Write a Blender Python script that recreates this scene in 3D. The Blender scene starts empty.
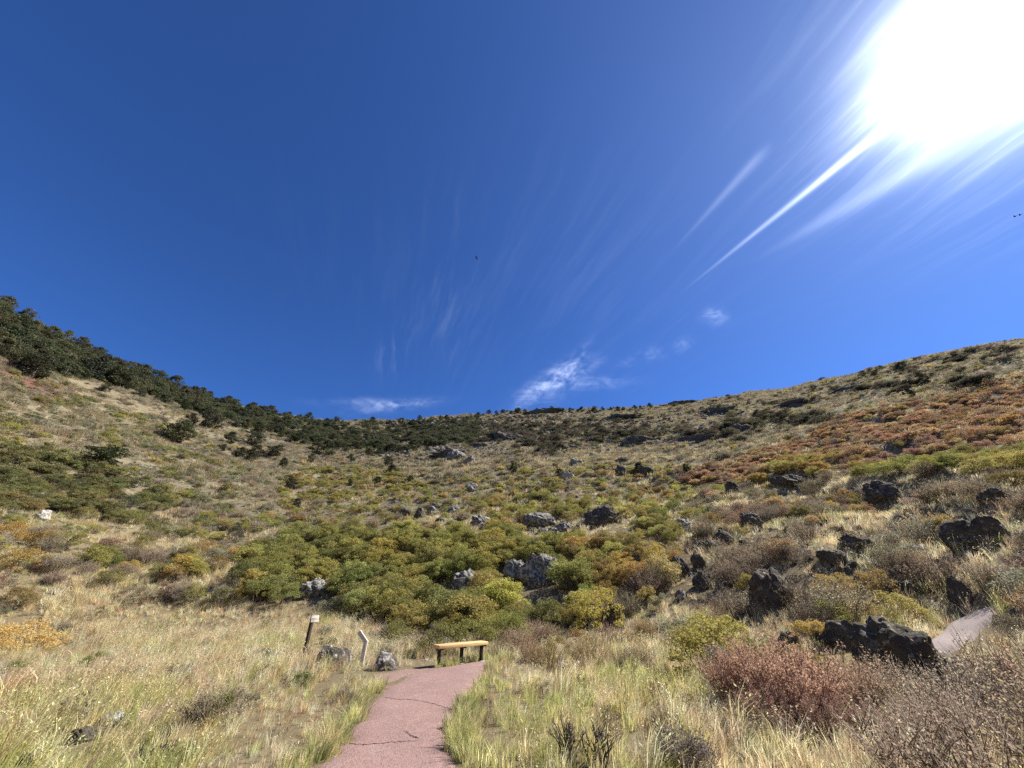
import bpy, bmesh, math, random
import numpy as np
from mathutils import Vector, Matrix

# ------------------------------------------------------------------ camera, sky, sun, exposure
scene = bpy.context.scene
COL = scene.collection
F, CX, CY, PITCH, CAMH = 370.0, 512.0, 384.0, math.radians(29.4), 1.6
CP, SP = math.cos(PITCH), math.sin(PITCH)

cam_d = bpy.data.cameras.new('camera')
cam = bpy.data.objects.new('camera', cam_d)
COL.objects.link(cam)
cam_d.sensor_width = 36.0
cam_d.lens = F * 36.0 / 1024.0
cam_d.clip_start = 0.05
cam_d.clip_end = 6000
cam.location = (0, 0, CAMH)
cam.rotation_euler = (math.pi / 2 + PITCH, 0, 0)
scene.camera = cam


def pix_dir(px, py):
    a, b = (px - CX) / F, (CY - py) / F
    v = np.array([a, CP - SP * b, SP + CP * b])
    return v / np.linalg.norm(v)


def project(x, y, z):
    """world -> pixel of the photograph's camera, vectorised"""
    dz = z - CAMH
    fwd = CP * y + SP * dz
    up = -SP * y + CP * dz
    f2 = np.where(fwd > 0.05, fwd, 0.05)
    return CX + F * x / f2, CY - F * up / f2, fwd


SUN = pix_dir(986, 42)
SUN_EL = math.asin(SUN[2])
SUN_AZ = math.atan2(SUN[0], SUN[1])

sun_d = bpy.data.lights.new('sun', 'SUN')
sun_d.energy = 5.0
sun_d.angle = math.radians(0.5)
sun_d.color = (1.0, 0.95, 0.86)
sun = bpy.data.objects.new('sun', sun_d)
COL.objects.link(sun)
sun.location = (60, 30, 80)
sun.rotation_euler = Vector(SUN).to_track_quat('Z', 'Y').to_euler()

scene.view_settings.view_transform = 'Standard'
scene.view_settings.look = 'None'
scene.view_settings.exposure = 1.0
scene.view_settings.gamma = 1.0
scene.cycles.max_bounces = 5
scene.cycles.diffuse_bounces = 3
scene.cycles.transmission_bounces = 4
scene.cycles.transparent_max_bounces = 4
scene.cycles.use_denoising = False

world = bpy.data.worlds.new('World')
scene.world = world
world.use_nodes = True


class NT:
    """small helper for writing node graphs as expressions"""

    def __init__(self, tree):
        self.t = tree

    def node(self, kind, **kw):
        n = self.t.nodes.new(kind)
        for k, v in kw.items():
            setattr(n, k, v)
        return n

    def put(self, sock, v):
        if isinstance(v, bpy.types.NodeSocket):
            self.t.links.new(v, sock)
        elif v is not None:
            sock.default_value = v

    def m(self, op, a, b=None, c=None, clamp=False):
        n = self.node('ShaderNodeMath', operation=op, use_clamp=clamp)
        self.put(n.inputs[0], a)
        self.put(n.inputs[1], b)
        self.put(n.inputs[2], c)
        return n.outputs[0]

    def vm(self, op, a, b=None, out=0, scale=None):
        n = self.node('ShaderNodeVectorMath', operation=op)
        self.put(n.inputs[0], a)
        if b is not None:
            self.put(n.inputs[1], b)
        if scale is not None:
            self.put(n.inputs['Scale'], scale)
        return n.outputs[out]

    def dot(self, a, b):
        return self.vm('DOT_PRODUCT', a, tuple(b) if not isinstance(b, bpy.types.NodeSocket) else b, out=1)

    def ss(self, x, lo, hi):
        n = self.node('ShaderNodeMapRange', interpolation_type='SMOOTHSTEP')
        self.put(n.inputs[0], x)
        n.inputs[1].default_value, n.inputs[2].default_value = lo, hi
        return n.outputs[0]

    def xyz(self, x, y, z):
        n = self.node('ShaderNodeCombineXYZ')
        for s, v in zip(n.inputs, (x, y, z)):
            self.put(s, v)
        return n.outputs[0]

    def noise(self, vec, scale, detail=4, rough=0.55, dist=0.0):
        n = self.node('ShaderNodeTexNoise')
        if vec is not None:
            self.put(n.inputs['Vector'], vec)
        n.inputs['Scale'].default_value = scale
        n.inputs['Detail'].default_value = detail
        n.inputs['Roughness'].default_value = rough
        n.inputs['Distortion'].default_value = dist
        return n.outputs[0]

    def mix(self, f, a, b, blend='MIX'):
        n = self.node('ShaderNodeMix', data_type='RGBA', blend_type=blend)
        self.put(n.inputs[0], f)
        self.put(n.inputs[6], a if isinstance(a, bpy.types.NodeSocket) else (*a, 1))
        self.put(n.inputs[7], b if isinstance(b, bpy.types.NodeSocket) else (*b, 1))
        return n.outputs[2]


def build_world():
    t = world.node_tree
    t.nodes.clear()
    g = NT(t)
    out = g.node('ShaderNodeOutputWorld')
    bg = g.node('ShaderNodeBackground')
    sky = g.node('ShaderNodeTexSky', sky_type='NISHITA')
    sky.sun_disc = False
    sky.sun_elevation = SUN_EL
    sky.sun_rotation = SUN_AZ
    sky.altitude = 2500
    sky.air_density = 1.0
    sky.dust_density = 0.6
    sky.ozone_density = 3.0
    hs = g.node('ShaderNodeHueSaturation')
    hs.inputs['Saturation'].default_value = 1.0
    hs.inputs['Value'].default_value = 1.0
    t.links.new(sky.outputs[0], hs.inputs['Color'])
    deep = g.vm('MULTIPLY', hs.outputs[0], (0.26, 0.475, 0.83))     # thin clear air at 2500 m: a deeper blue
    d = g.vm('NORMALIZE', g.node('ShaderNodeTexCoord').outputs['Generated'])
    sx = g.node('ShaderNodeSeparateXYZ')
    t.links.new(d, sx.inputs[0])
    zc = g.m('MAXIMUM', sx.outputs[2], 0.05)
    u, v = g.m('DIVIDE', sx.outputs[0], zc), g.m('DIVIDE', sx.outputs[1], zc)   # the cirrus sheet overhead
    sd = np.array([-0.33, 0.94])                                                # its fibres run this way
    along = g.m('ADD', g.m('MULTIPLY', u, sd[0]), g.m('MULTIPLY', v, sd[1]))
    across = g.m('ADD', g.m('MULTIPLY', u, sd[1]), g.m('MULTIPLY', v, -sd[0]))
    cs = g.dot(d, SUN)

    def sheet(px, py):
        w = pix_dir(px, py)
        a, b = w[0] / w[2], w[1] / w[2]
        return a * sd[0] + b * sd[1], a * sd[1] - b * sd[0]

    wob = g.m('MULTIPLY', g.m('SUBTRACT', g.noise(g.xyz(along, across, 0.0), 2.5, 3), 0.5), 0.07)
    acw = g.m('ADD', across, wob)
    fib = g.noise(g.xyz(g.m('MULTIPLY', along, 1.6), g.m('MULTIPLY', acw, 14.0), 1.3), 1.0, 6, 0.6)
    fib2 = g.noise(g.xyz(g.m('MULTIPLY', along, 3.0), g.m('MULTIPLY', acw, 34.0), 7.3), 1.0, 5, 0.6)
    fibre = g.ss(g.m('ADD', g.m('MULTIPLY', fib, 0.65), g.m('MULTIPLY', fib2, 0.35)), 0.42, 0.72)
    clump = g.ss(g.noise(g.xyz(along, across, 4.0), 2.1, 3), 0.38, 0.68)

    def blob(px, py, rx, ry, soft=1.0, rot=0.0):
        """gaussian patch round the direction of a photograph pixel, rx / ry in radians"""
        c = Vector(pix_dir(px, py))
        e = Vector(pix_dir(px + 4, py)) - c
        e = (e - c * e.dot(c)).normalized()
        n = c.cross(e).normalized() * -1
        e, n = e * math.cos(rot) + n * math.sin(rot), n * math.cos(rot) - e * math.sin(rot)
        q = g.m('ADD', g.m('POWER', g.m('ABSOLUTE', g.m('DIVIDE', g.dot(d, e), rx)), 2.0),
                g.m('POWER', g.m('ABSOLUTE', g.m('DIVIDE', g.dot(d, n), ry)), 2.0))
        return g.m('MULTIPLY', g.m('EXPONENT', g.m('MULTIPLY', q, -soft)), g.m('GREATER_THAN', g.dot(d, c), 0.2))

    total = None

    def add(x):
        nonlocal total
        total = x if total is None else g.m('ADD', total, x)

    # veil of fibres in the middle of the sky and towards the sun
    add(g.m('MULTIPLY', g.m('MULTIPLY', fibre, blob(560, 265, 0.42, 0.24)), 0.032))
    add(g.m('MULTIPLY', g.m('MULTIPLY', fibre, blob(448, 290, 0.06, 0.16)), 0.09))
    add(g.m('MULTIPLY', g.m('MULTIPLY', fibre, blob(396, 350, 0.03, 0.06, 1.0, -0.5)), 0.22))
    near = g.ss(cs, 0.93, 0.992)
    add(g.m('MULTIPLY', g.m('MULTIPLY', fibre, near), 0.06))
    # long ray pointing at the sun, partly lens flare drawn as cloud; shorter filament beside it
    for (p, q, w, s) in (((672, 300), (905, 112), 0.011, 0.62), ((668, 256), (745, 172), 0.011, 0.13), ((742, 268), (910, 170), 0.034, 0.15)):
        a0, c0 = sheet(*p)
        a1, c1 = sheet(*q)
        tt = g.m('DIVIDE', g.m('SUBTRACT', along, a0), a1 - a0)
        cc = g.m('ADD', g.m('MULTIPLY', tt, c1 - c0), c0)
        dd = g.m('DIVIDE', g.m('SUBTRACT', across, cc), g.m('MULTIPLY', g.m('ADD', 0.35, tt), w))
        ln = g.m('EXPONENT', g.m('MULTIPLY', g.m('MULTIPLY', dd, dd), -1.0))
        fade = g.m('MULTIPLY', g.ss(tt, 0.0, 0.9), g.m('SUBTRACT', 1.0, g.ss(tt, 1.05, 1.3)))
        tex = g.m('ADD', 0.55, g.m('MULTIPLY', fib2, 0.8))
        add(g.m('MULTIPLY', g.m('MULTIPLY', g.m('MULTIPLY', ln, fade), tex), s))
    # low cloud scraps over the rim
    n3 = g.noise(d, 26.0, 7, 0.62, 0.6)
    n4 = g.noise(g.vm('MULTIPLY', d, (1.0, 1.0, 2.6)), 15.0, 6, 0.6, 1.2)
    fan = g.noise(g.xyz(g.m('MULTIPLY', g.dot(d, (0.74, 0.0, 0.67)), 9.0), g.m('MULTIPLY', g.dot(d, (0.67, 0.0, -0.74)), 60.0), 2.0), 1.0, 5, 0.6, 0.5)
    n3 = g.m('ADD', g.m('MULTIPLY', n3, 0.5), g.m('MULTIPLY', fan, 0.5))
    scrap = g.ss(g.m('ADD', g.m('MULTIPLY', n3, 0.5), g.m('MULTIPLY', n4, 0.5)), 0.38, 0.78)
    for (px, py, rx, ry, rot, s) in ((552, 380, 0.075, 0.017, 0.72, 0.55), (572, 366, 0.06, 0.014, 0.95, 0.4), (592, 383, 0.085, 0.016, 0.05, 0.36), (530, 394, 0.06, 0.022, 0.75, 0.45), (560, 380, 0.075, 0.036, 0.6, 0.42), (578, 372, 0.06, 0.014, 0.5, 0.3),
                                     (396, 406, 0.085, 0.012, 0.12, 0.55), (370, 402, 0.10, 0.010, 0.0, 0.25), (715, 316, 0.022, 0.016, -0.4, 0.6),
                                     (683, 345, 0.018, 0.013, 0.4, 0.5), (652, 354, 0.025, 0.016, 0.0, 0.32), (628, 362, 0.03, 0.012, 0.3, 0.2)):
        add(g.m('MULTIPLY', g.m('MULTIPLY', scrap, blob(px, py, rx, ry, 1.0, rot)), s))
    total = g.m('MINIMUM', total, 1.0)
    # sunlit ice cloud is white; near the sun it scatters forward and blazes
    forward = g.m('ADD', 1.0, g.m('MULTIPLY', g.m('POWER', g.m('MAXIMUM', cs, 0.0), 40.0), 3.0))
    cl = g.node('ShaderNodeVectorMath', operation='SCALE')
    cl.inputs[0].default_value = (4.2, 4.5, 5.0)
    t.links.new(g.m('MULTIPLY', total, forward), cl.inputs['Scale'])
    # aureole of thin haze round the sun disc
    ang = g.m('ARCCOSINE', g.m('MINIMUM', cs, 1.0))
    angw = g.m('ADD', ang, g.m('MULTIPLY', g.m('SUBTRACT', fibre, 0.45), -0.022))
    au = g.m('ADD', g.m('MULTIPLY', g.m('EXPONENT', g.m('MULTIPLY', g.m('POWER', g.m('MAXIMUM', g.m('DIVIDE', angw, 0.080), 0.0), 1.6), -1.0)), 30.0),
             g.m('MULTIPLY', g.m('EXPONENT', g.m('DIVIDE', ang, -0.26)), 1.3))
    av = g.node('ShaderNodeVectorMath', operation='SCALE')
    av.inputs[0].default_value = (0.93, 0.98, 1.0)
    t.links.new(au, av.inputs['Scale'])
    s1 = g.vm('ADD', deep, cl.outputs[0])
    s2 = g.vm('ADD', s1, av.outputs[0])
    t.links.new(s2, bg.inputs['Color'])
    bg.inputs['Strength'].default_value = 0.1
    t.links.new(bg.outputs[0], out.inputs[0])


build_world()

# ------------------------------------------------------------------ numbers, noise, terrain
rng = np.random.default_rng(7)
random.seed(7)
_P = np.random.default_rng(3).random((256, 256))


def vnoise(x, y):
    xi, yi = np.floor(x).astype(int), np.floor(y).astype(int)
    fx, fy = x - xi, y - yi
    fx, fy = fx * fx * (3 - 2 * fx), fy * fy * (3 - 2 * fy)
    a, b = _P[xi & 255, yi & 255], _P[(xi + 1) & 255, yi & 255]
    c, d = _P[xi & 255, (yi + 1) & 255], _P[(xi + 1) & 255, (yi + 1) & 255]
    return (a * (1 - fx) + b * fx) * (1 - fy) + (c * (1 - fx) + d * fx) * fy


def fbm(x, y, n=4):
    s, a, w = 0, 0.5, 0
    for i in range(n):
        s = s + a * vnoise(x * 2 ** i + 17.3 * i, y * 2 ** i + 9.1 * i)
        w += a
        a *= 0.5
    return s / w - 0.5


def sstep(x, lo, hi):
    t = np.clip((x - lo) / (hi - lo), 0, 1)
    return t * t * (3 - 2 * t)


_sky = [(0, 309), (30, 322), (60, 338), (100, 358), (130, 370), (200, 396), (260, 411), (330, 421), (400, 420), (460, 415), (520, 410),
        (570, 409), (620, 408), (660, 405), (700, 400), (750, 393), (800, 386), (850, 374), (900, 361), (960, 349), (1024, 339)]
_az, _el = [], []
for _px, _py in _sky:
    _v = pix_dir(_px, _py)
    _az.append(math.degrees(math.atan2(_v[0], _v[1])))
    _el.append(math.degrees(math.asin(_v[2])))
AZ = np.array([-180.0] + [-95.0] + _az + [95.0] + [180.0])
EL = np.array([16.0] + [21.0] + _el + [18.0] + [16.0])


def H(x, y):
    x, y = np.asarray(x, float), np.asarray(y, float)
    r = np.hypot(x, y) + 1e-6
    az = np.degrees(np.arctan2(x, y))
    el = np.interp(az, AZ, EL)
    R = np.interp(az, [-180, -95, -60, -28, 0, 30, 60, 95, 180], [140, 130, 135, 178, 232, 222, 185, 150, 140])
    r0 = np.interp(az, [-180, -95, -60, -30, -14, -4, 8, 25, 50, 95, 180], [15, 24, 26, 23, 19, 16, 14.5, 12, 10.0, 14, 15])
    hr = R * np.tan(np.radians(el)) + CAMH
    t = np.maximum((r - r0) / (R - r0), 0)
    soft = 0.03
    ts = np.where(t < soft, t * t / (2 * soft), t - soft / 2) / (1 - soft / 2)
    inner = hr * ts ** 1.08
    inner = inner * np.where(t > 0.9, 1, 1)
    outer = hr - (r - R) * 0.42 - 0.0006 * (r - R) ** 2
    outer = np.maximum(outer, -60 + 0 * r)
    h = np.where(r < R, inner, outer)
    a1 = sstep(r, 16, 60) * (1 - 0.75 * sstep(t, 0.8, 0.98))
    hill = fbm(x / 34, y / 34, 3) * 3.4 * a1 + fbm(x / 9 + 40, y / 9, 3) * 1.5 * a1
    hill = hill + fbm(az / 7 + 30, r / 6.5, 3) * 1.5 * a1
    right = sstep(az, 12, 34) * sstep(r, 6.5, 12)
    mid = sstep(r, 15, 19) * (1 - sstep(az, -14, -4) * 0 )
    hum = fbm(x / 4.2 + 11, y / 4.2 + 5, 3) * (1.3 * right * (1 - 0.5 * sstep(r, 40, 80)) + 0.5 * mid * sstep(r, 13, 20))
    rimb = fbm(az / 2.6 + 60, r / 60, 4) * 3.2 * sstep(t, 0.75, 0.97) * np.where(r < R + 20, 1, 0.5) * sstep(az, -34, -20)
    small = fbm(x / 1.1, y / 1.1, 2) * (0.05 + 0.10 * sstep(r, 12, 25)) * sstep(r, 2.0, 5.0)
    pathflat = 1 - (1 - sstep(np.abs(x + 0.6), 2.4, 3.8)) * (1 - sstep(y, 14.0, 17.0))
    return h + hill + hum + rimb + small * pathflat


_S = np.concatenate([np.arange(2, 40, 0.08), np.arange(40, 420, 0.4)])


def at(px, py):
    """the ground point seen at a photograph pixel"""
    d = pix_dir(px, py)
    x, y, z = d[0] * _S, d[1] * _S, CAMH + d[2] * _S
    hit = np.nonzero(z < H(x, y))[0]
    i = hit[0] if len(hit) else len(_S) - 1
    x, y = x[i], y[i]
    return np.array([x, y, float(H(x, y))])


def tall(p, py, hp):
    """height in metres of something hp pixels tall standing at p, seen at row py"""
    return hp * depth(p) / F / (CP + SP * (py - CY) / F)


def depth(p):
    return float(CP * p[1] + SP * (p[2] - CAMH))


# ------------------------------------------------------------------ materials
def new_mat(name):
    m = bpy.data.materials.new(name)
    m.use_nodes = True
    t = m.node_tree
    t.nodes.clear()
    g = NT(t)
    out = g.node('ShaderNodeOutputMaterial')
    return m, g, out


def principled(g, out, color, rough=0.8, bump=None, bump_s=0.3, dist=0.02, spec=0.3):
    p = g.node('ShaderNodeBsdfPrincipled')
    g.put(p.inputs['Base Color'], color if isinstance(color, bpy.types.NodeSocket) else (*color, 1))
    g.put(p.inputs['Roughness'], rough)
    p.inputs['Specular IOR Level'].default_value = spec
    if bump is not None:
        b = g.node('ShaderNodeBump')
        b.inputs['Strength'].default_value = bump_s
        b.inputs['Distance'].default_value = dist
        g.put(b.inputs['Height'], bump)
        g.t.links.new(b.outputs[0], p.inputs['Normal'])
    g.t.links.new(p.outputs[0], out.inputs[0])
    return p


def leaf_mat(name, trans=0.45, spread=0.7, warm=(1.25, 0.95, 0.6), warm_amt=0.3):
    """leaf / blade colour: the plant's own tint, varied leaf by leaf, partly translucent"""
    m, g, out = new_mat(name)
    a = g.node('ShaderNodeAttribute', attribute_type='INSTANCER', attribute_name='tint')
    r = g.node('ShaderNodeAttribute', attribute_type='GEOMETRY', attribute_name='rnd')
    k = g.m('ADD', 1.0 - spread / 2, g.m('MULTIPLY', r.outputs['Fac'], spread))
    c = g.vm('SCALE', a.outputs['Vector'], scale=k)
    r2 = g.m('FRACT', g.m('MULTIPLY', r.outputs['Fac'], 17.31))
    w = g.vm('MULTIPLY', c, warm)
    c = g.mix(g.m('MULTIPLY', g.m('POWER', r2, 3.0), warm_amt), c, w)
    d = g.node('ShaderNodeBsdfDiffuse')
    tr = g.node('ShaderNodeBsdfTranslucent')
    g.put(d.inputs[0], c)
    g.put(tr.inputs[0], c)
    mx = g.node('ShaderNodeMixShader')
    mx.inputs[0].default_value = trans
    g.t.links.new(d.outputs[0], mx.inputs[1])
    g.t.links.new(tr.outputs[0], mx.inputs[2])
    gl = g.node('ShaderNodeBsdfGlossy')
    gl.inputs['Roughness'].default_value = 0.6
    mx2 = g.node('ShaderNodeMixShader')
    mx2.inputs[0].default_value = 0.02
    g.t.links.new(mx.outputs[0], mx2.inputs[1])
    g.t.links.new(gl.outputs[0], mx2.inputs[2])
    g.t.links.new(mx2.outputs[0], out.inputs[0])
    return m


def bark_mat(name, c1, c2):
    m, g, out = new_mat(name)
    n = g.noise(g.node('ShaderNodeTexCoord').outputs['Object'], 22.0, 4)
    principled(g, out, g.mix(g.ss(n, 0.35, 0.65), c1, c2), 0.9)
    return m


M_LEAF = leaf_mat('leaf')
M_NEEDLE = leaf_mat('needle', 0.25, 0.7, (1.25, 1.05, 0.7), 0.3)
M_BLADE = leaf_mat('grass_blade', 0.5, 0.9, (1.2, 0.92, 0.65), 0.35)
M_BARK = bark_mat('grey_bark', (0.16, 0.13, 0.105), (0.085, 0.068, 0.055))
M_TWIG = bark_mat('twig_bark', (0.30, 0.24, 0.18), (0.17, 0.13, 0.095))
M_DEAD = bark_mat('dead_wood', (0.075, 0.062, 0.055), (0.03, 0.025, 0.022))


def mat_ground():
    m, g, out = new_mat('ground')
    co = g.node('ShaderNodeNewGeometry').outputs['Position']
    big, mid, fine = g.noise(co, 0.07, 5), g.noise(co, 0.6, 5), g.noise(co, 7.0, 6, 0.65)
    c = g.mix(g.ss(big, 0.4, 0.62), (0.205, 0.172, 0.108), (0.16, 0.143, 0.095))
    c = g.mix(g.ss(mid, 0.45, 0.7), c, (0.25, 0.213, 0.135))
    c = g.mix(g.m('MULTIPLY', g.ss(fine, 0.45, 0.75), 0.6), c, (0.13, 0.10, 0.065))
    a = g.node('ShaderNodeAttribute', attribute_type='GEOMETRY', attribute_name='cinder')
    th = g.node('ShaderNodeAttribute', attribute_type='GEOMETRY', attribute_name='thatch')
    c = g.mix(g.m('MULTIPLY', th.outputs['Fac'], 0.8), c, (0.15, 0.115, 0.065))
    c = g.mix(g.m('MULTIPLY', a.outputs['Fac'], g.ss(mid, 0.25, 0.5)), c, (0.155, 0.07, 0.05))
    principled(g, out, c, 0.95, fine, 0.6, 0.06, 0.1)
    return m


def mat_path():
    m, g, out = new_mat('path_asphalt')
    co = g.node('ShaderNodeNewGeometry').outputs['Position']
    big, mid = g.noise(co, 0.9, 4), g.noise(co, 6.0, 4)
    vo = g.node('ShaderNodeTexVoronoi')
    vo.inputs['Scale'].default_value = 75.0
    g.t.links.new(co, vo.inputs['Vector'])
    speck = g.node('ShaderNodeSeparateXYZ')
    g.t.links.new(vo.outputs['Color'], speck.inputs[0])
    c = g.mix(g.ss(big, 0.35, 0.65), (0.262, 0.15, 0.126), (0.215, 0.124, 0.104))
    c = g.mix(g.m('MULTIPLY', g.ss(mid, 0.5, 0.75), 0.5), c, (0.285, 0.195, 0.172))
    c = g.mix(g.m('MULTIPLY', g.ss(g.noise(co, 2.3, 5, 0.65), 0.52, 0.75), 0.45), c, (0.36, 0.275, 0.235))      # dust and worn patches
    c = g.mix(g.m('MULTIPLY', speck.outputs[0], 0.55), c, (0.36, 0.265, 0.24))
    c = g.mix(g.m('MULTIPLY', g.m('GREATER_THAN', speck.outputs[1], 0.8), 0.7), c, (0.16, 0.095, 0.088))
    principled(g, out, c, 0.9, vo.outputs['Distance'], 0.5, 0.01, 0.25)
    return m


def mat_rock(name, dark, mid, lichen, amt):
    m, g, out = new_mat(name)
    co = g.node('ShaderNodeNewGeometry').outputs['Position']
    n1, n2, n3 = g.noise(co, 1.6, 6, 0.6), g.noise(co, 5.5, 6, 0.65, 0.4), g.noise(co, 22.0, 5, 0.65)
    c = g.mix(g.ss(n1, 0.35, 0.65), dark, mid)
    c = g.mix(g.m('MULTIPLY', g.ss(n2, 0.60 - amt, 0.72 - amt), g.m('ADD', 0.35, g.m('MULTIPLY', n3, 0.9)), clamp=True), c, lichen)
    c = g.mix(g.m('MULTIPLY', g.ss(n3, 0.5, 0.7), 0.5), c, (0.03, 0.028, 0.026))
    principled(g, out, c, 0.9, g.m('ADD', n2, g.m('MULTIPLY', n3, 0.6)), 0.9, 0.09, 0.2)
    return m


M_GROUND = mat_ground()
M_PATH = mat_path()
M_BASALT = mat_rock('basalt', (0.066, 0.055, 0.042), (0.12, 0.102, 0.078), (0.36, 0.325, 0.24), 0.07)
M_LICHEN = mat_rock('lichen_rock', (0.085, 0.078, 0.07), (0.15, 0.14, 0.12), (0.50, 0.48, 0.42), 0.14)
M_SPOT = mat_rock('spotted_lava', (0.07, 0.062, 0.055), (0.13, 0.115, 0.10), (0.58, 0.55, 0.50), 0.075)
M_PALE = mat_rock('pale_rock', (0.25, 0.23, 0.19), (0.36, 0.34, 0.29), (0.55, 0.53, 0.47), 0.14)


def mat_wood(name, c1, c2, scale=(3, 40, 40)):
    m, g, out = new_mat(name)
    co = g.vm('MULTIPLY', g.node('ShaderNodeTexCoord').outputs['Object'], scale)
    n = g.noise(co, 1.0, 6, 0.6, 0.3)
    principled(g, out, g.mix(g.ss(n, 0.32, 0.68), c1, c2), 0.6, n, 0.3, 0.004)
    return m


M_SEAT = mat_wood('bench_wood', (0.70, 0.49, 0.24), (0.54, 0.34, 0.145))
M_STEEL = mat_wood('dark_post', (0.014, 0.012, 0.011), (0.028, 0.022, 0.019), (8, 8, 3))
M_POST = mat_wood('brown_post', (0.055, 0.035, 0.024), (0.03, 0.02, 0.014), (30, 30, 3))
M_MARK = mat_wood('weathered_pale_wood', (0.62, 0.58, 0.50), (0.48, 0.44, 0.37), (30, 30, 4))
M_PLATE, _g, _o = new_mat('sign_plate')
principled(_g, _o, _g.mix(_g.ss(_g.noise(_g.node('ShaderNodeTexCoord').outputs['Object'], 14.0, 4), 0.4, 0.65), (0.50, 0.46, 0.40), (0.38, 0.32, 0.25)), 0.5)
M_RUSTY, _g, _o = new_mat('stained_plate')
principled(_g, _o, _g.mix(_g.noise(_g.node('ShaderNodeTexCoord').outputs['Object'], 30.0, 4), (0.36, 0.27, 0.19), (0.26, 0.18, 0.12)), 0.7)
M_CONC, _g, _o = new_mat('footing_concrete')
principled(_g, _o, _g.mix(_g.noise(_g.node('ShaderNodeTexCoord').outputs['Object'], 18.0, 4), (0.42, 0.40, 0.37), (0.27, 0.25, 0.23)), 0.9)
M_CRACK, _g, _o = new_mat('crack_tar')
principled(_g, _o, (0.145, 0.088, 0.077), 0.95)
M_BIRD, _g, _o = new_mat('dark_feather')
principled(_g, _o, _g.mix(_g.noise(_g.node('ShaderNodeTexCoord').outputs['Object'], 9.0, 3), (0.012, 0.011, 0.012), (0.035, 0.028, 0.025)), 0.7)


# ------------------------------------------------------------------ mesh helpers
def mesh_from(name, V, quads=None, tris=None, mats=(), rnd=None, mi=None, smooth=False):
    V = np.asarray(V, np.float32)
    q = np.zeros((0, 4), np.int32) if quads is None else np.asarray(quads, np.int32).reshape(-1, 4)
    t = np.zeros((0, 3), np.int32) if tris is None else np.asarray(tris, np.int32).reshape(-1, 3)
    me = bpy.data.meshes.new(name)
    me.vertices.add(len(V))
    me.vertices.foreach_set('co', V.ravel())
    me.loops.add(q.size + t.size)
    me.polygons.add(len(q) + len(t))
    me.loops.foreach_set('vertex_index', np.concatenate([q.ravel(), t.ravel()]))
    starts = np.concatenate([np.arange(len(q)) * 4, len(q) * 4 + np.arange(len(t)) * 3]).astype(np.int32)
    me.polygons.foreach_set('loop_start', starts)
    for m in mats:
        me.materials.append(m)
    if mi is not None:
        me.polygons.foreach_set('material_index', np.asarray(mi, np.int32))
    if rnd is not None:
        me.attributes.new('rnd', 'FLOAT', 'POINT').data.foreach_set('value', np.asarray(rnd, np.float32))
    if smooth:
        me.polygons.foreach_set('use_smooth', np.ones(len(q) + len(t), bool))
    me.update(calc_edges=True)
    me.validate()
    return me


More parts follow.
